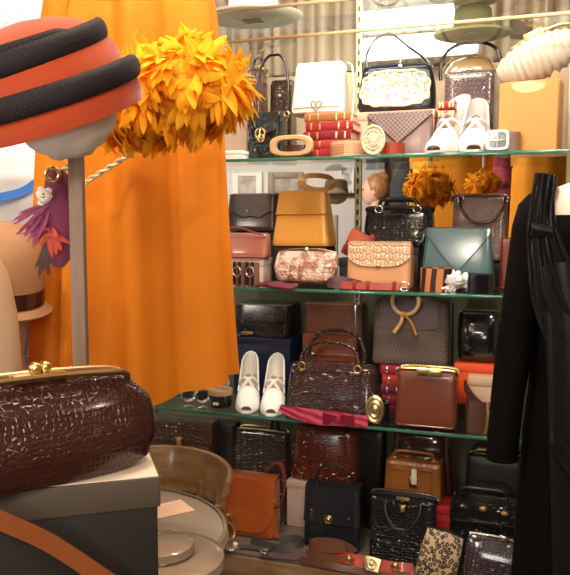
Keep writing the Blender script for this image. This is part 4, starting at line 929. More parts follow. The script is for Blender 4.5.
# picture frames
wallz=1.5
def cab(px0,px1,py0,py1,d,name,label,cat,m_out,m_in,th=.03,border=.2,group=None):
    a=atd(px0,py0,d); b=atd(px1,py1,d); c=(a+b)/2; w=(b-a).dot(RT); h=a.z-b.z
    r=thing(name,label,cat,(c.x,c.y,b.z),(0,0,YAW),group)
    bd=border*min(w,h); bm=B()
    box(bm,-w/2,-w/2+bd,0,th,0,h,.004); box(bm,w/2-bd,w/2,0,th,0,h,.004); box(bm,-w/2+bd,w/2-bd,0,th,0,bd,.004); box(bm,-w/2+bd,w/2-bd,0,th,h-bd,h,.004); fin('frame',bm,m_out,r)
    bm=B(); box(bm,-w/2+bd,w/2-bd,th*.4,th*.8,bd,h-bd); fin('panel',bm,m_in,r); return r
# pale screen wall to hang on
a=atd(215,200,6.5); b=atd(385,200,6.5); c=(a+b)/2; w=(b-a).length
r=thing('display_screen','pale grey free-standing display wall reflected beyond the shelves, behind the woman','partition',(c.x,c.y,0),(0,0,YAW))
bm=B(); box(bm,-w/2,w/2,.03,.06,0,2.4,.005); fin('panel',bm,mat('pale_grey_panel',(.62,.60,.60),.6),r)
bm=B(); box(bm,-w/2-.02,w/2+.02,.0,.12,0,.06,.005); fin('foot',bm,WHITEC,r)
cab(268,304,172,202,6.47,'picture_frame','dark taupe square picture frame on the pale wall, left of the golden tan bag handle','picture',mat('taupe_frame',(.25,.18,.13),.5),mat('grey_print',(.45,.40,.36),.6,0,'noise',6,.1,(.2,.15,.12)),group='frames on the far pale wall')
cab(232,262,170,200,6.47,'picture_frame','white framed picture on the pale wall at the far left','picture',WHITEC,mat('grey_print2',(.55,.5,.5),.6,0,'noise',9,.1,(.35,.28,.25)),group='frames on the far pale wall')
cab(340,354,166,196,6.47,'picture_frame','narrow white picture with grey figure beside the brass post','picture',WHITEC,mat('grey_white_print',(.8,.8,.8),.6,0,'noise',14,.1,(.25,.25,.27)),border=.12,group='frames on the far pale wall')
# wall of vertical white fabric strip left of woman
# tan brimmed hat on stand (x 335-355,y 190) standing free
def hatstand(px,py,d,label,R,m,feathered=False,cat='hat'):
    p=atd(px,py,d)
    s=thing('hat_stand',label+', its stand','stand',(p.x,p.y,0)); 
    bm=B(); lathe(bm,[(.12,0),(.12,.015),(.02,.03),(.012,.05),(.012,p.z-.10),(.001,p.z-.10)],20); fin('pole',bm,WHITEC,s)
    if R: bm=B(); ellip(bm,(0,0,p.z-.03),.075,.085,.095); fin('padded_head',bm,mat('ivory_head',(.75,.62,.48),.7),s)
    else: bm=B(); ellip(bm,(0,0,p.z),.06,.06,.05); fin('padded_head',bm,mat('ivory_head',(.75,.62,.48),.7),s)
    return p
p=hatstand(336,194,3.6,'cream padded head under the tan brimmed hat reflected beyond the shelf',0,None)
brimhat('tan wide-brimmed hat with flat crown reflected beyond the second shelf, left of the brass post',(p.x,p.y,p.z-.01),.115,mat('tan_felt',(.34,.22,.13),.7),mat('brown_band',(0,0,0)),Hc=.08)
# feather hats
FE=softmat('orange_feathers',(1.0,.60,.05),(.98,.42,.02))
def featherhat(label,loc,R,n,L,m=None,name='feather_hat',group=None,zs=.72,cap=True,dome=.15):
    m=m or FE
    r=thing(name,label,'hat',loc,0,group)
    bm=B(); ellip(bm,(0,0,0),R*.55,R*.55,R*.42,24,14); fin('cap',bm,mat('orange_felt',(.75,.27,.02),.8),r)
    fluff(r,'feathers',R,1,1,zs,n,L,m,.13); return r
    bm=B()
    for i in range(n):
        a=random.uniform(0,2*PI); e=math.asin(random.uniform(-.75,1)); 
        d=Vector((math.cos(a)*math.cos(e),math.sin(a)*math.cos(e),math.sin(e)*zs))
        base=Vector((d.x*R*.45,d.y*R*.45,d.z*R*.4))
        dd=(d+Vector((random.uniform(-.5,.5),random.uniform(-.5,.5),random.uniform(-.35,.45)))).normalized()
        feather(bm,base,dd,Vector((random.uniform(-.5,.5),random.uniform(-.5,.5),1)),L*random.uniform(.7,1.15),L*.16*random.uniform(.7,1.2),random.uniform(.2,1.3)*random.choice((1,1,-.6)))
    fin('feathers',bm,m,r,True,80); return r
p=hatstand(430,188,3.9,'cream padded head under the left far feather hat',0,None)
featherhat('orange feather hat reflected beyond the second shelf, above the black crocodile handbag',(p.x,p.y,p.z+.0),.125,1100,.085,group='far orange feather hats')
p=hatstand(484,184,4.1,'cream padded head under the right far feather hat',0,None)
featherhat('orange feather hat reflected beyond the second shelf, above the grey brown handbag',(p.x,p.y,p.z+.0),.095,500,.07,group='far orange feather hats')
# orange dress far, floral panel, black coat
def gown(name,label,px,d,w0,w1,ztop,zbot,m,rot=YAW,n=4,amp=.012,depth=.13,pole=True):
    p=atd(px,222,d); r=thing(name,label,'dress',(p.x,p.y,0),(0,0,rot)); bm=B(); rings=[]
    for k in range(15):
        t=k/14; z_=zbot+(ztop-zbot)*t; w=w0+(w1-w0)*t; 
        if t>.86: w*=1-.55*((t-.86)/.14)
        ring=[]
        for j in range(72):
            a=2*PI*j/72; f=1+amp/max(w,.01)*2*math.sin(a*n*2+.5)*(1.1-t)
            ring.append(Vector((w/2*f*math.cos(a),depth*(1-.25*t)*f*math.sin(a),z_)))
        rings.append(ring)
    loft(bm,rings); fin('fabric',bm,m,r)
    bm=B(); lathe(bm,[(.14,0),(.14,.015),(.015,.03),(.013,.06),(.013,zbot+.02),(.001,zbot+.02)],20); fin('stand',bm,mat('stand_wood',(.25,.16,.11),.5),r)
    bm=B(); lathe(bm,[(.05,ztop-.01),(.045,ztop+.06),(.02,ztop+.08),(.001,ztop+.085)],16); fin('neck_block',bm,mat('ivory_head',(0,0,0)),r)
    return r
ORD=mat('orange_wool',(.95,.36,.015),.75,0,'noise',60,.12)
gown('far_dress','orange dress on a stand reflected beyond the second shelf, between the far feather hats',452,4.6,.62,.44,2.15,.7,ORD)
gown('far_dress','pink and black floral dress reflected beyond the second shelf, behind the right far feather hat',497,5.3,.34,.32,1.95,.7,mat('floral_pink',(.62,.10,.16),.7,0,'snake',14,.1,(.03,.01,.02)))
gown('far_dress','second orange dress reflected beyond the second shelf, beside the black dress shoulder',540,4.5,.40,.34,2.0,.7,ORD)
gown('far_coat','black coat on a stand reflected beyond second shelf, between the woman and the feather hat',410,4.9,.28,.26,1.88,.9,mat('black_wool',(.015,.017,.02),.9))
gown('far_dress','dark green garment behind the left far feather hat',414,5.6,.3,.2,1.9,.9,mat('dark_green_cloth',(.05,.10,.03),.8))

# =================================================================== PERSON
def skin_body(name,verts,edges,radii,m,parent,sub=2,root=0):
    me=bpy.data.meshes.new(name); me.from_pydata(verts,edges,[]); me.materials.append(m)
    o=bpy.data.objects.new(name,me); COL.objects.link(o); o.parent=parent
    md=o.modifiers.new('skin','SKIN'); md.use_smooth_shade=True
    for i,r in enumerate(radii):
        sv=me.skin_vertices[0].data[i]; sv.radius=(r if isinstance(r,tuple) else (r,r)); sv.use_root=(i==root)
    s=o.modifiers.new('sub','SUBSURF'); s.levels=sub; s.render_levels=sub
    return o
d_=5.9; p=atd(373,191,d_); 
hz=p.z   # head centre height
pr=thing('person','person with reddish blond hair in a bun and dark jacket reflected beyond the second shelf','person',(p.x,p.y,0),(0,0,YAW))
SK=mat('skin',(.72,.42,.30),.5); HAIR=mat('strawberry_blond_hair',(.42,.20,.08),.45,0,'noise',60,.4,(.28,.12,.05),stretch=(1,1,.2)); JK=mat('black_jacket',(.02,.024,.035),.6)
k=hz/1.62; 
V=[(0.02,0,.95*k),(.02,0,1.12*k),(.02,0,1.32*k),(.025,0,1.43*k),(.015,0,1.50*k),
   (.02,-.17,1.37*k),(.03,-.22,1.10*k),(-.02,-.22,.88*k),(-.05,-.22,.80*k),
   (.02,.17,1.37*k),(.03,.22,1.10*k),(-.02,.22,.88*k),(-.05,.22,.80*k),
   (.02,-.09,.88*k),(.0,-.10,.48*k),(.02,-.10,.08),(-.10,-.10,.035),
   (.02,.09,.88*k),(.0,.10,.48*k),(.02,.10,.08),(-.10,.10,.035)]
E=[(0,1),(1,2),(2,3),(3,4),(2,5),(5,6),(6,7),(7,8),(2,9),(9,10),(10,11),(11,12),(0,13),(13,14),(14,15),(15,16),(0,17),(17,18),(18,19),(19,20)]
R=[.13,.115,.13,.055,.05,.06,.042,.03,.03,.06,.042,.03,.03,.085,.058,.042,.035,.085,.058,.042,.035]
skin_body('body',V,E,R,JK,pr)
# head facing local -x (to the left in the picture)
bm=B(); rings=[]
for i in range(17):
    a=-PI/2+PI*i/16; zz_=math.sin(a); cr=max(math.cos(a),.02); ring=[]
    for j in range(24):
        t=2*PI*j/24; x=cr*.088*math.cos(t); y=cr*.070*math.sin(t); z_=zz_*.110
        if math.cos(t)<-.3 and z_<-.02: x*=1.0; 
        if z_<-.05: x+=-.018*(-z_-.05)/.06; 
        ring.append(Vector((x,y,z_)))
    rings.append(ring)
loft(bm,rings)
ellip(bm,(-.092,0,-.012),.016,.010,.020,10,8)   # nose
ellip(bm,(-.080,0,-.052),.012,.022,.007,10,8)   # lips
ellip(bm,(.0,.070,-.01),.016,.008,.028,10,8); ellip(bm,(.0,-.070,-.01),.016,.008,.028,10,8)
tube(bm,[(.015,0,-.06),(.022,0,-.12),(.025,0,-.17)],.048,12)
hd=fin('head',bm,SK,pr); hd.location=(0,0,hz)
bm=B()
for s_ in(-1,1): ellip(bm,(-.080,s_*.030,.010),.008,.012,.007,8,6)
o=fin('eyes',bm,mat('eye_dark',(.04,.03,.03),.3),hd)
bm=B(); ellip(bm,(.030,0,.025),.098,.084,.112,20,14); ellip(bm,(.075,0,.105),.050,.045,.045,16,10); o=fin('hair',bm,HAIR,hd)
# =================================================================== FOREGROUND
def local(o_origin):  # camera-facing frame rotation
    return (0,0,YAW)
# ---- display counter below the picture frame, carrying the box and the hat stand
CT=1.085
def L2W(x,d,z): return CW(x,d,z)
c=CW(-.42,1.02,0)
r=thing('display_counter','dark display counter carrying the shoe box and hat stand, just below the view','counter',(c.x,c.y,0),(0,0,YAW))
bm=B(); box(bm,-.22,.21,-.30,.16,CT-.03,CT,.004); fin('top',bm,DKBROWN,r)
bm=B(); box(bm,-.20,.19,-.28,.14,0,CT-.03,.004); fin('base',bm,mat('dark_wood',(0,0,0)),r)
# ---- box with pale lid
OL=mat('olive_brown_card',(.075,.055,.035),.6); 
corner=CW(-.1365,.80,0); rb_=YAW+math.radians(17)
ct=1.222
def boxlocal(): pass
bxr=thing('shoe_box','dark olive box with pale cream lid under the big oxblood crocodile clutch','box',(corner.x,corner.y,CT+.001),(0,0,rb_))
h=ct-CT-.001; bw,bd_=.40,.215
bm=B(); box(bm,-bw+.003,-.003,.003,bd_-.003,0,h-.004,.002); fin('box_base',bm,mat('black_brown_card',(.016,.013,.010),.6),bxr)
bm=B(); box(bm,-bw,0,0,bd_,h-.034,h,.002); ld=fin('lid',bm,mat('grey_brown_card',(.075,.055,.04),.6),bxr)
bm=B(); box(bm,-bw+.002,-.002,.002,bd_-.002,h,h+.001); fin('lid_top_paper',bm,mat('cream_paper',(.80,.66,.54),.6),ld)
# ---- orange strap across the front of the box
a1=atd(0,520,.715); a2=atd(50,543,.735); a3=atd(102,577,.755)
sp=thing('leather_strap','orange brown leather strap slanting across the front of the dark box','strap',a1,0)
bm=B(); pts=[a1+(a1-a2)*.6,a1,a2,a3,a3+(a3-a2)*.35]; ribbon(bm,[q-a1 for q in pts],.018,.003,(0,0,1)); fin('strap',bm,mat('burnt_orange_leather',(.24,.065,.018),.4),sp)
# ---- oxblood clutch
cc=CW(-.285,.775,0); rc_=YAW+math.radians(36)
cl=thing('clutch_bag','big glossy oxblood crocodile frame clutch lying on the cream-lidded box','clutch',(cc.x,cc.y,CT+h+.004),(0,0,rc_))
b=Body(.315,.085,.106,td=.30,n=3.2,wf=lambda t:1-.10*abs(t-.42)**2*4-.16*max(t-.75,0)*4*.5,bd=.22)
bm=B(); b.mesh(bm,r=.03,rows=16); fin('body',bm,BIGCROC,cl)
bm=B()
for s_ in(-1,1): tube(bm,[(-.125,s_*.004,.092),(-.118,s_*.012,.106),(-.06,s_*.014,.111),(0,s_*.014,.112),(.06,s_*.014,.111),(.118,s_*.012,.106),(.125,s_*.004,.092)],.0035,8)
fr=fin('frame',bm,mat('old_gold_frame',(.36,.23,.11),.35,1),cl)
bm=B(); ellip(bm,(.022,-.003,.120),.007,.007,.007,12,8); ellip(bm,(.034,.002,.119),.007,.007,.007,12,8); box(bm,.0,.055,-.010,.010,.110,.114,.001); fin('ball_clasp',bm,GOLD,fr)
# ---- hat stand (pole)
DP=1.12
pt=atd(76,152,DP); pb=CW((76-285)/F*DP,DP,0)
HS=CW(pt.dot(RT)-CAM.dot(RT),DP,0)
hs=thing('hat_stand','wooden pole stand with crumpled white padding carrying the striped felt hat','stand',(pt.x,pt.y,CT+.001),(0,0,YAW))
zt=pt.z-CT
bm=B(); box(bm,-.0105,.0105,-.009,.009,.012,zt+.03,.002); fin('pole',bm,mat('taupe_wood',(.27,.18,.13),.5,0,'wood',20,.1,(.2,.12,.08),stretch=(4,4,.5)),hs)
bm=B(); box(bm,-.06,.06,-.06,.06,0,.013,.003); fin('foot',bm,mat('taupe_wood',(0,0,0)),hs)
# hat frame: centre at px ~50,y ~80
hc=atd(48,100,1.08); hl=hc-Vector(hs.location); Rm=Matrix.Rotation(-YAW,4,'Z'); hl=Rm@hl
bm=B(); u=28; rings=[]
for i in range(19):
    a=-PI/2+PI*i/18; cr=max(math.cos(a),.03); ring=[]
    for j in range(u):
        t=2*PI*j/u; v=Vector((cr*.074*math.cos(t),cr*.072*math.sin(t),.072*math.sin(a)))
        k=1+.09*noise.noise(v*28)+.06*noise.noise(v*60+Vector((3,1,2))); ring.append(v*k)
    rings.append(ring)
loft(bm,rings); bmesh.ops.transform(bm,matrix=Matrix.Translation(hl+Vector((.020,.01,-.010))),verts=bm.verts[:])
fin('crumpled_padding',bm,mat('white_padding',(.80,.74,.68),.8,0,'noise',30,.5),hs)
# hat
ORF=mat('orange_red_felt',(.80,.13,.035),.85,0,'noise',150,.15,sheen=.6); BRD=mat('dark_braided_straw',(.016,.006,.014),.75,0,'weave',120,1.0,(.004,.002,.004))
hat=thing('felt_hat','orange red felt hat with dark braided bands spiralling round it','hat',hc,(math.radians(17),math.radians(-19),YAW))
hat.rotation_euler=(Matrix.Rotation(YAW,4,'Z')@Matrix.Rotation(math.radians(-15),4,'Y')@Matrix.Rotation(math.radians(18),4,'X')).to_euler()
bm=B(); RR=.128
lathe(bm,[(RR*.90,-.030),(RR*1.0,-.032),(RR*1.03,-.018),(RR*1.01,.0),(RR*.94,.012),(RR*.92,.030),(RR*.90,.048),(RR*.84,.064),(RR*.74,.080),(RR*.58,.094),(RR*.33,.104),(.001,.108)],48,cap=False); 
bmesh.ops.solidify(bm,geom=bm.faces[:],thickness=.003); fin('crown',bm,ORF,hat)
bm=B()
def spiral(a0,a1,r0,r1,z0,z1,rad,n=40,fl=.6,tiltv=0):
    return [(( r0+(r1-r0)*i/n)*math.cos(a0+(a1-a0)*i/n),(r0+(r1-r0)*i/n)*math.sin(a0+(a1-a0)*i/n), z0+(z1-z0)*i/n+tiltv*math.cos(a0+(a1-a0)*i/n)) for i in range(n+1)]
def band(pts,w,th,name='braided_band'):
    bm=B(); P=[Vector(p) for p in pts]; n=len(P); rings=[]
    for i in range(n):
        t=(P[min(i+1,n-1)]-P[max(i-1,0)]).normalized(); out=Vector((P[i].x,P[i].y,0)).normalized(); up=out.cross(t).normalized()
        if up.z<0: up=-up
        tt=i/(n-1); k=min(1,.35+tt*8,.45+(1-tt)*9)
        rings.append([P[i]+up*w/2*k*math.sin(2*PI*j/12)+out*th*k*math.cos(2*PI*j/12) for j in range(12)])
    loft(bm,rings); fin(name,bm,BRD,hat)
band(spiral(-PI*1.35,.18,RR*1.01,RR*1.05,.008,.016,.01),.032,.008)
band(spiral(-PI*1.3,.30,RR*.93,RR*.80,.048,.074,.01,tiltv=0),.032,.009)
band(spiral(-PI*1.1,-.75,RR*.83,RR*.78,.074,.080,.01),.018,.007)
# ---- feather hat in front of the orange dress
fd=1.52; p=atd(185,88,fd)
# its thin stand goes down behind the dress hem
gf=thing('hat_stand','slim stand under the big orange feather hat','stand',(p.x,p.y,0),0)
fh=featherhat('big orange feather hat in front of the orange dress','%s'and(p.x+.0,p.y,p.z),.128,4200,.080,zs=.66)
fl2=fluff(fh,'drooping_feathers',.085,1.1,1,.6,1300,.075,FE,.11); fl2.location=tuple(-RT*.085+Vector((0,0,-.045)))
# feathers trailing to the left
# ---- orange dress on stand
DD=1.86
def dress_pt(px,py,d=DD): return atd(px,py,d)
zb=atd(140,398,DD).z; p0=atd(142,222,DD)
dr=thing('dress','bright orange wool dress hanging with deep folds behind the feather hat','dress',(p0.x,p0.y,0),(0,0,YAW))
bm=B(); rings=[]; NZ=26
ztop=2.16
for k in range(NZ+1):
    t=k/NZ; z_=zb+(ztop-zb)*t
    # picture-measured edges at this height
    py=222-(z_-1.5)/DD*F
    xl=37+(398-py)/398*20; xr=228-(398-py)/398*16
    cx_=((xl+xr)/2-142)/F*DD; w=(xr-xl)/F*DD
    dep=.115-.03*t
    if z_>1.98: 
        q=(z_-1.98)/(ztop-1.98); w*=1-.1*q; dep*=1-.35*q
    ring=[]
    for j in range(120):
        a=2*PI*j/120
        fold=(1-.35*t)*(.030*math.sin(a*8+.7*math.sin(a*3))+.006*math.sin(a*17+1.2+t*1.5))
        x=w/2*math.cos(a); y=dep*math.sin(a)
        nrm=Vector((math.cos(a),math.sin(a),0))
        v=Vector((cx_+x,y,z_))+nrm*fold
        if k==0: pass
        v.z += .060*max(math.cos(a),0)**1.5*(1-t)**8
        ring.append(v)
    rings.append(ring)
loft(bm,rings,cap=False); bmesh.ops.solidify(bm,geom=bm.faces[:],thickness=.004); fin('fabric',bm,ORD,dr)
bm=B(); 
for s_ in(-1,1): ribbon(bm,[(s_*.11,-.04,ztop-.01),(s_*.10,-.02,ztop+.05),(s_*.085,.0,ztop+.07),(s_*.10,.03,ztop+.05),(s_*.11,.045,ztop-.01)],.05,.004,(1,0,0))
o=fin('shoulder_strap',bm,ORD,dr); o.location=(.04,0,0)
# tailor's bust inside
df=thing('dress_form','cream dress form hung on a rod inside the orange dress','mannequin',(p0.x,p0.y,0),(0,0,YAW))
bm=B(); cxs=.035
lathe(bm,[(.10,1.42),(.115,1.50),(.10,1.65),(.088,1.75),(.10,1.9),(.115,2.0),(.10,2.1),(.06,2.16),(.04,2.19),(.038,2.25),(.001,2.25)],28,cx=cxs,sx=1,sy=.38); fin('torso',bm,mat('ivory_head',(0,0,0)),df)
bm=B(); tube(bm,[(cxs,0,2.24),(cxs,0,2.75)],.010,10,k=1); lathe(bm,[(.001,2.735),(.05,2.735),(.05,2.749),(.001,2.749)],24,cx=cxs); fin('hanging_rod',bm,mat('stand_wood',(0,0,0)),df)
# cord belt
CORD=mat('twisted_silver_gold_cord',(.70,.58,.38),.35,.4)
w1=atd(86,182,DD-.15); w2=atd(118,162,DD-.16); w3=atd(150,140,DD-.16); w4=atd(188,122,DD-.155); w5=atd(222,112,DD-.10)
cdr=thing('cord_belt','twisted silver and gold cord slung across the front of the orange dress','belt',w2,0)
P=smoothpath([w1+(w1-w2)*.35+FW*.05,w1,w2,w3,w4,w5,w5+RT*.012+FW*.1],14); bm=B()
for ph in (0,PI):
    pts=[]
    for i,q in enumerate(P):
        a=i*.85+ph; pts.append(q-w2+Vector((0,0,1))*.0042*math.sin(a)+FW*.0042*math.cos(a))
    tube(bm,pts,.0036,6,raw=True)
fin('cord',bm,CORD,cdr)
# stand for the feather hat: rests on a bracket arm reaching from the dress form neck side
bm=B(); tube(bm,[(0,0,.02),(0,0,p.z-.03)],.006,8,k=1); lathe(bm,[(.09,0),(.09,.012),(.01,.02),(.001,.02)],20); bm.free()
bm=B(); q=Vector(p); tube(bm,[(0,0,p.z-.02),tuple(FW*.14+Vector((0,0,p.z+.0))),tuple(FW*.30+Vector((0,0,p.z+.03)))],.006,8); fin('support_arm',bm,BRASS,gf)
gf['label']='slim brass arm reaching out of the dress to carry the big orange feather hat'
# ---- purple headpiece hanging on the pole
hp0=atd(55,204,1.20)
PU=mat('purple_felt',(.19,.025,.085),.85,0,'noise',80,.2,sheen=.5)
hh=thing('headpiece','purple felt headpiece with feathers and white gold flower hanging behind the pole','hat',hp0,(0,0,YAW))
bm=B(); rings=[]
for i in range(17):
    t=i/16; z_=.054-.155*t; w=.030*(math.sin(PI*min(max(t*.93+.05,0),1))**.5); cx_=.002+.010*math.sin(t*3)
    rings.append([Vector((cx_+w*math.cos(a)*(1+.12*math.sin(a*5+t*4)),.020*math.sin(a)*(w/.026),z_)) for a in [2*PI*j/26 for j in range(26)]])
loft(bm,rings); fin('felt_drape',bm,PU,hh)
bm=B(); random.seed(5)
for i in range(46):
    feather(bm,Vector((-.012+random.uniform(-.01,.01),-.022,-.010+random.uniform(-.02,.01))),Vector((random.uniform(-1,-.1),random.uniform(-.4,.1),random.uniform(-1.4,-.3))),Vector((0,-1,.3)),random.uniform(.03,.055),.003,random.uniform(-.5,.6))
fin('purple_feathers',bm,mat('purple_feather',(.30,.05,.14),.6),hh,True,80)
bm=B()
for i in range(16): feather(bm,Vector((.000+random.uniform(-.008,.01),-.022,-.045+random.uniform(-.01,.01))),Vector((random.uniform(-.5,.6),-.2,random.uniform(-1,.4))),Vector((0,-1,.2)),random.uniform(.02,.035),.0045,.5)
fin('red_petals',bm,mat('red_feather',(.50,.05,.03),.6),hh,True,80)
bm=B()
for i in range(12): feather(bm,Vector((-.012,-.020,-.062)),Vector((random.uniform(-.35,.15),-.1,-1)),Vector((0,-1,.2)),random.uniform(.035,.06),.003,.3)
fin('brown_feathers',bm,mat('brown_feather',(.06,.025,.015),.6),hh,True,80)
bm=B()
for i in range(18):
    a=2*PI*i/9; q=.009+.004*math.sin(i*2.3) if i<9 else .006
    ellip(bm,(-.008+q*math.cos(a)*.8,-.028-(.004 if i>=9 else 0),.012+q*math.sin(a)),.006,.003,.005,8,6)
fl_=fin('flower',bm,mat('white_petals',(.82,.78,.72),.5),hh)
bm=B(); ellip(bm,(-.008,-.034,.012),.004,.003,.004,8,6); torus(bm,(.005,-.024,.045),.010,.003,'Y'); fin('gold_beads',bm,GOLD,fl_)
bm=B(); torus(bm,(.030,0,.050),.014,.002,'Y'); tube(bm,[(.014,-.006,.055),(.045,-.020,.058)],.003,6,k=2); fin('hanging_loop',bm,CORD,hh)

# ---- round cafe table with stand bases, chair
tz=.75; tcx,td_=-.45,1.765; c=CW(tcx,td_,0)
CRT=mat('cream_lacquer',(.36,.28,.20),.22,coat=.6)
t=thing('round_table','round cream table with glossy rim beside the dark olive box','table',(c.x,c.y,0),(0,0,YAW))
bm=B(); lathe(bm,[(.28,tz-.035),(.305,tz-.030),(.312,tz-.015),(.305,tz-.003),(.295,tz),(.001,tz)],64); fin('tabletop',bm,CRT,t)
bm=B(); lathe(bm,[(.304,tz-.001),(.309,tz+.003),(.304,tz+.006),(.30,tz+.006)],64,cap=False); fin('rim',bm,mat('grey_brown_rim',(.25,.19,.13),.2,coat=.8),t)
bm=B(); lathe(bm,[(.12,0),(.12,.02),(.06,.04),(.035,.07),(.032,tz-.06),(.09,tz-.036),(.001,tz-.036)],32); fin('pedestal',bm,mat('stand_wood',(0,0,0)),t)
pc=atz(176,560,tz+.02)
s_=thing('display_stand','two-tier beige lacquered round display foot on the cream table','stand',(pc.x-.035,pc.y,tz+.001),(0,0,0))
bm=B(); lathe(bm,[(.135,0),(.140,.006),(.136,.022),(.118,.030),(.11,.031),(.001,.031)],56); fin('lower_disc',bm,mat('beige_lacquer',(.28,.21,.15),.15,coat=1),s_)
bm=B(); lathe(bm,[(.070,.031),(.074,.038),(.070,.052),(.058,.058),(.001,.059)],48); fin('upper_disc',bm,mat('beige_lacquer',(0,0,0)),s_)
# peach paper
pp=atz(180,508,tz)
bm=B(); box(bm,-.075,.045,-.05,.04,0,.0015); o=fin('peach_napkin',bm,mat('peach_paper',(.80,.50,.34),.6)); o.location=(pp.x-.02,pp.y-.01,tz+.001); o.rotation_euler=(0,0,.9); tag(o,'folded peach paper sheet on the cream table beside the wooden chair','paper')
# chair
cd=2.00; c=CW(-.375,cd,0); WD=mat('golden_brown_wood',(.25,.13,.05),.28,0,'wood',9,.06,(.13,.06,.02),coat=.6,stretch=(1,1,7))
ch=thing('wooden_chair','golden brown wooden chair with broad curved back rest behind the cream table','chair',(c.x,c.y,0),(0,0,YAW))
bm=B(); rows=[]; R0=.222; zt_=.825; 
prof=lambda s:(.118-.030*abs(s)**2)
rings=[]
for i in range(41):
    s=-1+2*i/40; a=PI/2-s*math.radians(102); top=zt_-.018*abs(s)**2; hh_=.125
    ro=R0*1.0; ri=ro-.016
    lean=.012
    def q(r_,z_): return Vector((r_*math.cos(a),r_*math.sin(a),z_))
    rings.append([q(ri-lean,top-hh_),q(ro-lean,top-hh_),q(ro-.004,top-hh_*.5),q(ro+lean,top-.006),q(ro+lean-.006,top),q(ri+lean,top-.002),q(ri-.004,top-hh_*.5)])
loft(bm,rings); fin('backrest',bm,WD,ch)
bm=B(); b2=B(); lathe(b2,[(.19,.43),(.205,.44),(.205,.455),(.19,.465),(.001,.458)],36); merge(bm,b2); fin('seat',bm,WD,ch)
for (ax,ay) in ((-.15,.15),(.15,.15),(-.15,-.14),(.15,-.14)):
    bm=B(); tube(bm,[(ax*1.15,ay*1.15,0),(ax,ay,.44)],.016,10,k=2,rfun=lambda t_:.7+.3*t_); fin('leg',bm,WD,ch)
for ang in (-12,50,90,130,192):
    a=math.radians(ang); bm=B(); tube(bm,[(.175*math.cos(a),.175*math.sin(a),.45),(.200*math.cos(a),.200*math.sin(a),.74)],.010,8,k=2); fin('spindle',bm,WD,ch)
# magenta cushion glimpse
o=scarf('scarf','magenta pink cloth lying on the wooden chair seat','scarf',[tuple(CW(-.40,1.96,.49)),tuple(CW(-.34,1.97,.50)),tuple(CW(-.28,2.0,.49))],.16,.03,mat('magenta_cloth',(.55,.03,.16),.7),wdir=(FW.x,FW.y,.2),noise_=.004)

# ---- black dress on mannequin at the right
BD=1.62
SAT=mat('black_satin',(.006,.006,.008),.28,0,'noise',6,.1,spec=.45); CRE=mat('black_crepe',(.006,.004,.004),.85,spec=.15)
WM=mat('white_mannequin',(.72,.60,.50),.45)
mx=(628-285)/F*BD; c=CW(mx,BD,0)
mn=thing('mannequin','pale mannequin wearing the black evening dress at the right edge','mannequin',(c.x,c.y,0),(0,0,YAW))
sz=atd(560,194,BD).z   # shoulder height
# torso & neck
def tring(z_,w,dp,cx_=0,cy_=0,n=40,off=0): return [Vector((cx_+(w/2+off)*math.copysign(abs(math.cos(a))**.85,math.cos(a)),cy_+(dp+off)*math.sin(a),z_)) for a in [2*PI*j/n for j in range(n)]]
lv=[(sz-.62,.34,.11),(sz-.52,.31,.10),(sz-.42,.25,.085),(sz-.30,.29,.10),(sz-.18,.33,.115),(sz-.08,.35,.10),(sz-.02,.345,.080),(sz+.015,.31,.066),(sz+.035,.20,.058),(sz+.055,.12,.052),(sz+.12,.10,.05),(sz+.20,.10,.05)]
bm=B(); loft(bm,[tring(*l) for l in lv]); ellip(bm,(0,-.015,sz+.30),.075,.09,.115,20,14); ellip(bm,(0,-.105,sz+.29),.01,.014,.018,8,6); fin('body',bm,WM,mn)
bm=B(); lathe(bm,[(.16,0),(.16,.012),(.02,.03),(.014,.05),(.014,sz-.60),(.001,sz-.60)],24); fin('stand',bm,CHROME,mn)
bd=thing('evening_dress','black long-sleeved evening dress with draped satin front at the right edge','dress',(c.x,c.y,0),(0,0,YAW))
bm=B(); rings=[]
prof=[(.42,.50,.20),(.60,.46,.18),(.80,.44,.165),(sz-.62,.425,.15),(sz-.52,.42,.14),(sz-.42,.40,.13),(sz-.30,.40,.13),(sz-.18,.40,.135),(sz-.08,.39,.118),(sz-.045,.37,.10)]
# left edge of skirt reaches px~545
for (z_,w,dp) in prof:
    rings.append([Vector((p_.x+.0, p_.y, p_.z)) for p_ in tring(z_,w,dp,n=64)])
dense=[]
for i in range(len(rings)-1):
    for k in range(5):
        t_=k/5; dense.append([rings[i][j].lerp(rings[i+1][j],t_) for j in range(64)])
dense.append(rings[-1])
for rg in dense:
    for j,v in enumerate(rg):
        a=2*PI*j/64
        f=.006*math.sin(v.z*42+v.x*30) if v.y<0 and v.z>.5 else .008*math.sin(a*11)
        v.y-=f*(1 if v.y<0 else -1); 
loft(bm,dense,cap=False); bmesh.ops.solidify(bm,geom=bm.faces[:],thickness=.003); dbody=fin('dress_body',bm,CRE,bd)
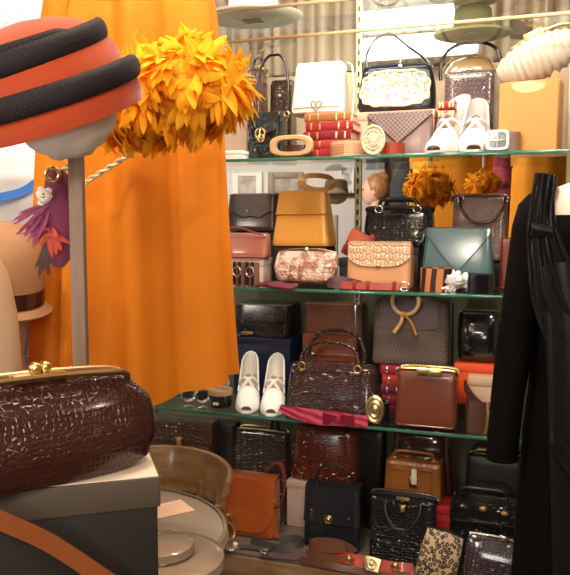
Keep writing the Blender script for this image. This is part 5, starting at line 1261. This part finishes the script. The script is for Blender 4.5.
# sleeve (left in picture), hanging
S0=atd(527,200,BD)-c; Ml=Matrix.Rotation(-YAW,4,'Z')
def loc_(px,py,d=BD): 
    v=Ml@(atd(px,py,d)-Vector((c.x,c.y,0))); return v
for sgn,name in ((-1,'sleeve'),(1,'sleeve')):
    rings=[]
    data=[((543,190),.030,.030),((536,200),.036,.040),((532,222),.041,.046),((527,261),.040,.048),((522,300),.040,.048),((514,350),.038,.044),((507,400),.035,.040),((503,440),.034,.038),((502,457),.034,.037),((502,459),.034,.037)]
    for (q,w_,d2) in data:
        v=loc_(*q); rings.append([Vector((sgn*-1*(v.x+w_*math.cos(a))if sgn>0 else v.x+w_*math.cos(a),v.y+d2*math.sin(a),v.z+.01*math.cos(a)*(0 if q[1]>230 else 1))) for a in [2*PI*j/28 for j in range(28)]])
    bm=B(); loft(bm,rings,cap=False); bmesh.ops.solidify(bm,geom=bm.faces[:],thickness=.003); fin(name,bm,CRE,bd)
# satin drape: folds from shoulder sweeping to the hip
def drape(path_px, W, amp, dy, m=SAT, nf=5):
    P=smoothpath([loc_(q[0],q[1],BD+dy) for q in path_px],8); rows=[]; n=len(P)
    for i in range(n):
        t=(P[min(i+1,n-1)]-P[max(i-1,0)]).normalized(); w=t.cross(Vector((0,1,0))).normalized(); row=[]
        tt=i/(n-1); ww=W[0]+(W[1]-W[0])*tt**2
        tp=min(1,tt*6) if len(path_px)>3 and dy<-.125 else 1
        for k in range(33):
            u=-1+2*k/32
            row.append(P[i]+w*u*ww/2*(.1+.9*tp)+Vector((0,-1,0))*(tp*amp*(.5+.5*math.sin(u*PI*nf+tt*2))+.012*(1-u*u)))
        rows.append(row)
    bm=B(); quad_grid(bm,rows); bmesh.ops.recalc_face_normals(bm,faces=bm.faces[:]); bmesh.ops.solidify(bm,geom=bm.faces[:],thickness=.003); return bm
dr1=fin('satin_drape',drape([(545,174),(541,205),(541,230),(548,265),(560,300),(588,345)],(.044,.16),.008,-.115,nf=4),SAT,bd)
fin('gathered_band',drape([(530,230),(540,231),(550,232)],(.028,.028),.003,-.128,nf=2),SAT,dr1)
fin('satin_panel',drape([(560,262),(568,310),(574,390),(578,450),(584,520),(590,600)],(.10,.16),.006,-.119,nf=2),SAT,bd)
fin('satin_fold',drape([(552,430),(562,455),(585,480),(620,500)],(.03,.09),.005,-.128,nf=3),SAT,bd)

# =================================================================== LEFT WINDOW DISPLAY
def torso(label,px,d,ztop,zbot,wsh,m,cat='mannequin',name='mannequin',bust=.03):
    p=atd(px,222,d); r=thing(name,label,cat,(p.x,p.y,0),(0,0,YAW)); H=ztop-zbot
    L_=[(0,.92,.11),(.12,1.0,.125),(.3,.82,.10),(.42,.72,.09),(.58,.82,.11),(.72,.95,.125),(.84,1.0,.105),(.90,.85,.08),(.93,.45,.06),(.97,.30,.05),(1,.28,.05)]
    bm=B(); rings=[]
    for t_,w_,dp in L_:
        ring=[]
        for j in range(40):
            a=2*PI*j/40; y=dp*math.sin(a)
            if .55<t_<.8 and y<0: y-=bust*math.exp(-((abs(math.cos(a))-.5)/.3)**2)
            ring.append(Vector((wsh/2*w_*math.cos(a),y,zbot+H*t_)))
        rings.append(ring)
    dense=[]
    for i in range(len(rings)-1):
        for k in range(4): dense.append([rings[i][j].lerp(rings[i+1][j],(3*(k/4)**2-2*(k/4)**3)) for j in range(40)])
    dense.append(rings[-1]); loft(bm,dense); fin('body',bm,m,r)
    bm=B(); lathe(bm,[(.15,0),(.15,.015),(.015,.03),(.013,zbot+.02),(.001,zbot+.02)],20); fin('stand',bm,CHROME,r)
    return r
BW=mat('bright_white_form',(.85,.83,.82),.5)
m1=torso('white mannequin torso with blue strap in the bright window behind the purple headpiece',14,2.55,1.82,1.18,.42,BW)
bm=B(); ribbon(bm,[(-.2,-.06,1.50),(-.12,-.145,1.555),(.0,-.150,1.575),(.09,-.14,1.60),(.15,-.10,1.66)],.028,.004,(0,.1,1)); fin('blue_strap',bm,mat('bright_blue',(.03,.20,.70),.5),m1)
# tan hat with brown band on a beige neck block
p=atd(0,302,1.75)
ns=thing('hat_stand','beige neck-shaped block on a pole under the tan hat with brown band','stand',(p.x,p.y,0),(0,0,YAW))
bm=B(); lathe(bm,[(.058,p.z-.20),(.052,p.z-.12),(.060,p.z-.06),(.075,p.z-.01),(.07,p.z+.05),(.001,p.z+.08)],28); fin('neck_block',bm,mat('beige_mannequin',(.55,.38,.26),.4),ns)
bm=B(); lathe(bm,[(.13,0),(.13,.015),(.015,.03),(.013,p.z-.19),(.001,p.z-.19)],20); fin('pole',bm,CHROME,ns)
th=thing('brimmed_hat','tall pale tan hat with dark brown ribbon band, left of the orange dress','hat',(p.x,p.y,p.z),(math.radians(8),math.radians(6),YAW))
TD=mat('pale_tan_felt',(.72,.44,.24),.6,0,'noise',10,.1)
bm=B(); lathe(bm,[(.103,-.012),(.118,-.016),(.120,-.012),(.100,.0),(.097,.02),(.098,.06),(.095,.11),(.082,.155),(.055,.182),(.001,.192)],44,cap=False); bmesh.ops.solidify(bm,geom=bm.faces[:],thickness=.002); fin('felt_body',bm,TD,th)
bm=B(); lathe(bm,[(.1005,.003),(.1000,.04),(.096,.04),(.097,.003)],44,cap=False); fin('ribbon_band',bm,DKBROWN,th)
# near pale mannequin hip at the left edge
p=atd(-32,300,1.45)
nm=thing('mannequin','smooth pale beige mannequin body cut by the left edge, above the oxblood clutch','mannequin',(p.x,p.y,0),(0,0,YAW))
bm=B(); rings=[]
for z_,w_,dp in ((.80,.14,.07),(.95,.17,.085),(1.1,.185,.095),(1.22,.19,.095),(1.32,.18,.09),(1.40,.15,.08),(1.44,.11,.06),(1.455,.05,.03)):
    rings.append([Vector((w_/2*math.cos(a),dp*math.sin(a),z_)) for a in [2*PI*j/36 for j in range(36)]])
loft(bm,rings); fin('body',bm,mat('beige_mannequin',(.72,.52,.38),.4),nm)
bm=B(); lathe(bm,[(.1,0),(.1,.015),(.015,.03),(.013,.82),(.001,.82)],20); fin('stand',bm,CHROME,nm)
# blue sequin cloth on a low table beyond
p=atd(32,332,2.6)
bs=thing('sequin_dress','blue and green sequined skirt in the window behind the pale tan dress','dress',(p.x-.03,p.y,0),(0,0,YAW))
bm=B(); rings=[]
for z_,w_,dp in ((.6,.15,.09),(.9,.13,.08),(1.05,.10,.07),(1.18,.07,.05),(1.21,.05,.04)):
    rings.append([Vector((w_*math.cos(a),dp*math.sin(a)*(1+.1*math.sin(9*a)),z_)) for a in [2*PI*j/48 for j in range(48)]])
loft(bm,rings); fin('fabric',bm,mat('blue_sequins',(.02,.06,.55),.25,.3,'snake',60,.8,(.01,.12,.10)),bs)
bm=B(); lathe(bm,[(.12,0),(.12,.015),(.015,.03),(.013,.62),(.001,.62)],20); fin('stand',bm,CHROME,bs)
# picture wall panel at the top left: grey drawing
a=atd(-20,20,3.2); b=atd(112,20,3.2); c=(a+b)/2
r=thing('wall_poster','large pale grey line-drawing poster in the window behind the striped hat','poster',(c.x,c.y,1.75),(0,0,YAW))
bm=B(); box(bm,-.42,.42,0,.012,.05,.85,.002); fin('sheet',bm,mat('grey_drawing',(.55,.54,.52),.8,0,'noise',9,.1,(.25,.25,.25)),r)
bm=B(); box(bm,-.44,.44,-.004,.02,.85,.88,.002); box(bm,-.44,.44,-.004,.02,.02,.05,.002); fin('rail',bm,WHITEC,r)
a=atd(-60,200,3.3); b=atd(150,200,3.3); c=(a+b)/2; w=(b-a).length
bm=B(); box(bm,-w/2,w/2,0,.05,0,2.7); o=struct('wall_window_bay',bm,mat('bright_wall',(0,0,0))); o.location=(c.x,c.y,0); o.rotation_euler=(0,0,YAW)

# =================================================================== LIGHTS, CAMERA
def area(name,loc,target,size,power,col,sy=None):
    l=bpy.data.lights.new(name,'AREA'); l.energy=power; l.size=size; l.color=col
    if sy: l.shape='RECTANGLE'; l.size_y=sy
    o=bpy.data.objects.new(name,l); COL.objects.link(o); o.location=loc
    o.rotation_euler=(Vector(target)-Vector(loc)).to_track_quat('-Z','Y').to_euler(); return o
WARM=(1,.80,.58); NEU=(1,.92,.80)
def lamp(loc,power,col,r=.035):
    l=bpy.data.lights.new('added_downlight','POINT'); l.energy=power; l.color=col; l.shadow_soft_size=r
    o=bpy.data.objects.new('added_downlight',l); COL.objects.link(o); o.location=loc
for x,y in ((-1.5,-2.4),(-.6,-1.9),(.4,-2.2),(1.2,-1.4),(-.9,-3.3),(.7,-3.4)): lamp((x,y,2.6),9,WARM)  # overhead point lights added to put highlights on the leather
area('upper_fill_light',(-.45,-.40,2.55),(-.5,.4,1.65),1.0,8,NEU,.12)  # added fill that brightens the upper level and its back panel
area('ceiling_light',(-.5,-1.0,2.68),(-.6,.1,.9),.4,24,WARM)
area('ceiling_light_rear',(.6,-2.8,2.68),(-.5,-.3,.9),.35,12,WARM)
area('low_fill_light',(-.1,-2.9,1.35),(-.5,.2,.8),.22,5,(1,.90,.78))  # unseen low area lights added for highlights on the lower bags
area('low_fill_light',(-1.3,-2.9,1.15),(-.6,.2,.7),.22,5,(.95,.95,1))
area('cabinet_light',(-.50,.02,ZT+.22),(-.5,.30,1.2),.9,11,NEU,.06)
area('window_light',(-2.0,.05,2.5),(-1.9,.9,1.0),.8,15,(1,.95,.90))
area('far_light',(-1.9,2.0,2.65),(-1.9,3.6,1.3),1.2,110,(1,.88,.72))
for x_,y_,z_ in ((-1.4,-3.1,2.25),(-.5,-3.3,2.15),(.4,-3.1,2.3),(-2.2,-2.6,2.1),(1.2,-2.6,2.2)): area('highlight_panel',(x_,y_,z_),(-.5,.2,1.2),.18,8,(1,.90,.74))  # unseen area lights added to reflect in the bag fronts
# spot on the orange dress and hat
def spot(name,loc,target,power,col,ang=50,r=.06):
    l=bpy.data.lights.new(name,'SPOT'); l.energy=power; l.color=col; l.spot_size=math.radians(ang); l.spot_blend=.6; l.shadow_soft_size=r
    o=bpy.data.objects.new(name,l); COL.objects.link(o); o.location=loc; o.rotation_euler=(Vector(target)-Vector(loc)).to_track_quat('-Z','Y').to_euler(); return o
hp=CW(-.35,1.7,1.55)
spot('spot_light',CW(-1.25,1.05,2.62),hp,43,WARM,60)
spot('spot_light_shelf',(.25,-.75,2.6),(-.45,.1,1.5),38,(1,.88,.70),60,.05)
# fluorescent fixture seen through the top glass
p=atY(420,42,.36)
r=thing('fluorescent_lamp','glaring white fluorescent lamp above the floral bag behind the brass shelf edge','lamp',(p.x,.40,p.z),0)
bm=B(); box(bm,-.20,.17,-.004,.012,-.035,.035,.006); fin('diffuser',bm,mat('lamp_glow',(1,1,1),.5,emit=(1,.98,.93),es=7),r)
bm=B(); box(bm,-.21,.18,.012,.03,-.04,.04,.003); fin('housing',bm,WHITEC,r)
w=bpy.data.worlds.new('w'); bpy.context.scene.world=w; w.use_nodes=True
w.node_tree.nodes['Background'].inputs[0].default_value=(1,.82,.62,1); w.node_tree.nodes['Background'].inputs[1].default_value=.07
cam=bpy.data.cameras.new('camera'); co=bpy.data.objects.new('camera',cam); COL.objects.link(co)
co.location=CAM; co.rotation_euler=(PI/2+PITCH,0,YAW); cam.sensor_fit='HORIZONTAL'; cam.sensor_width=36; cam.lens=36*F/570
cam.clip_start=.02
cam.dof.use_dof=False
sc=bpy.context.scene; sc.camera=co
sc.view_settings.view_transform='Standard'; sc.view_settings.look='None'; sc.view_settings.gamma=1; sc.view_settings.exposure=0
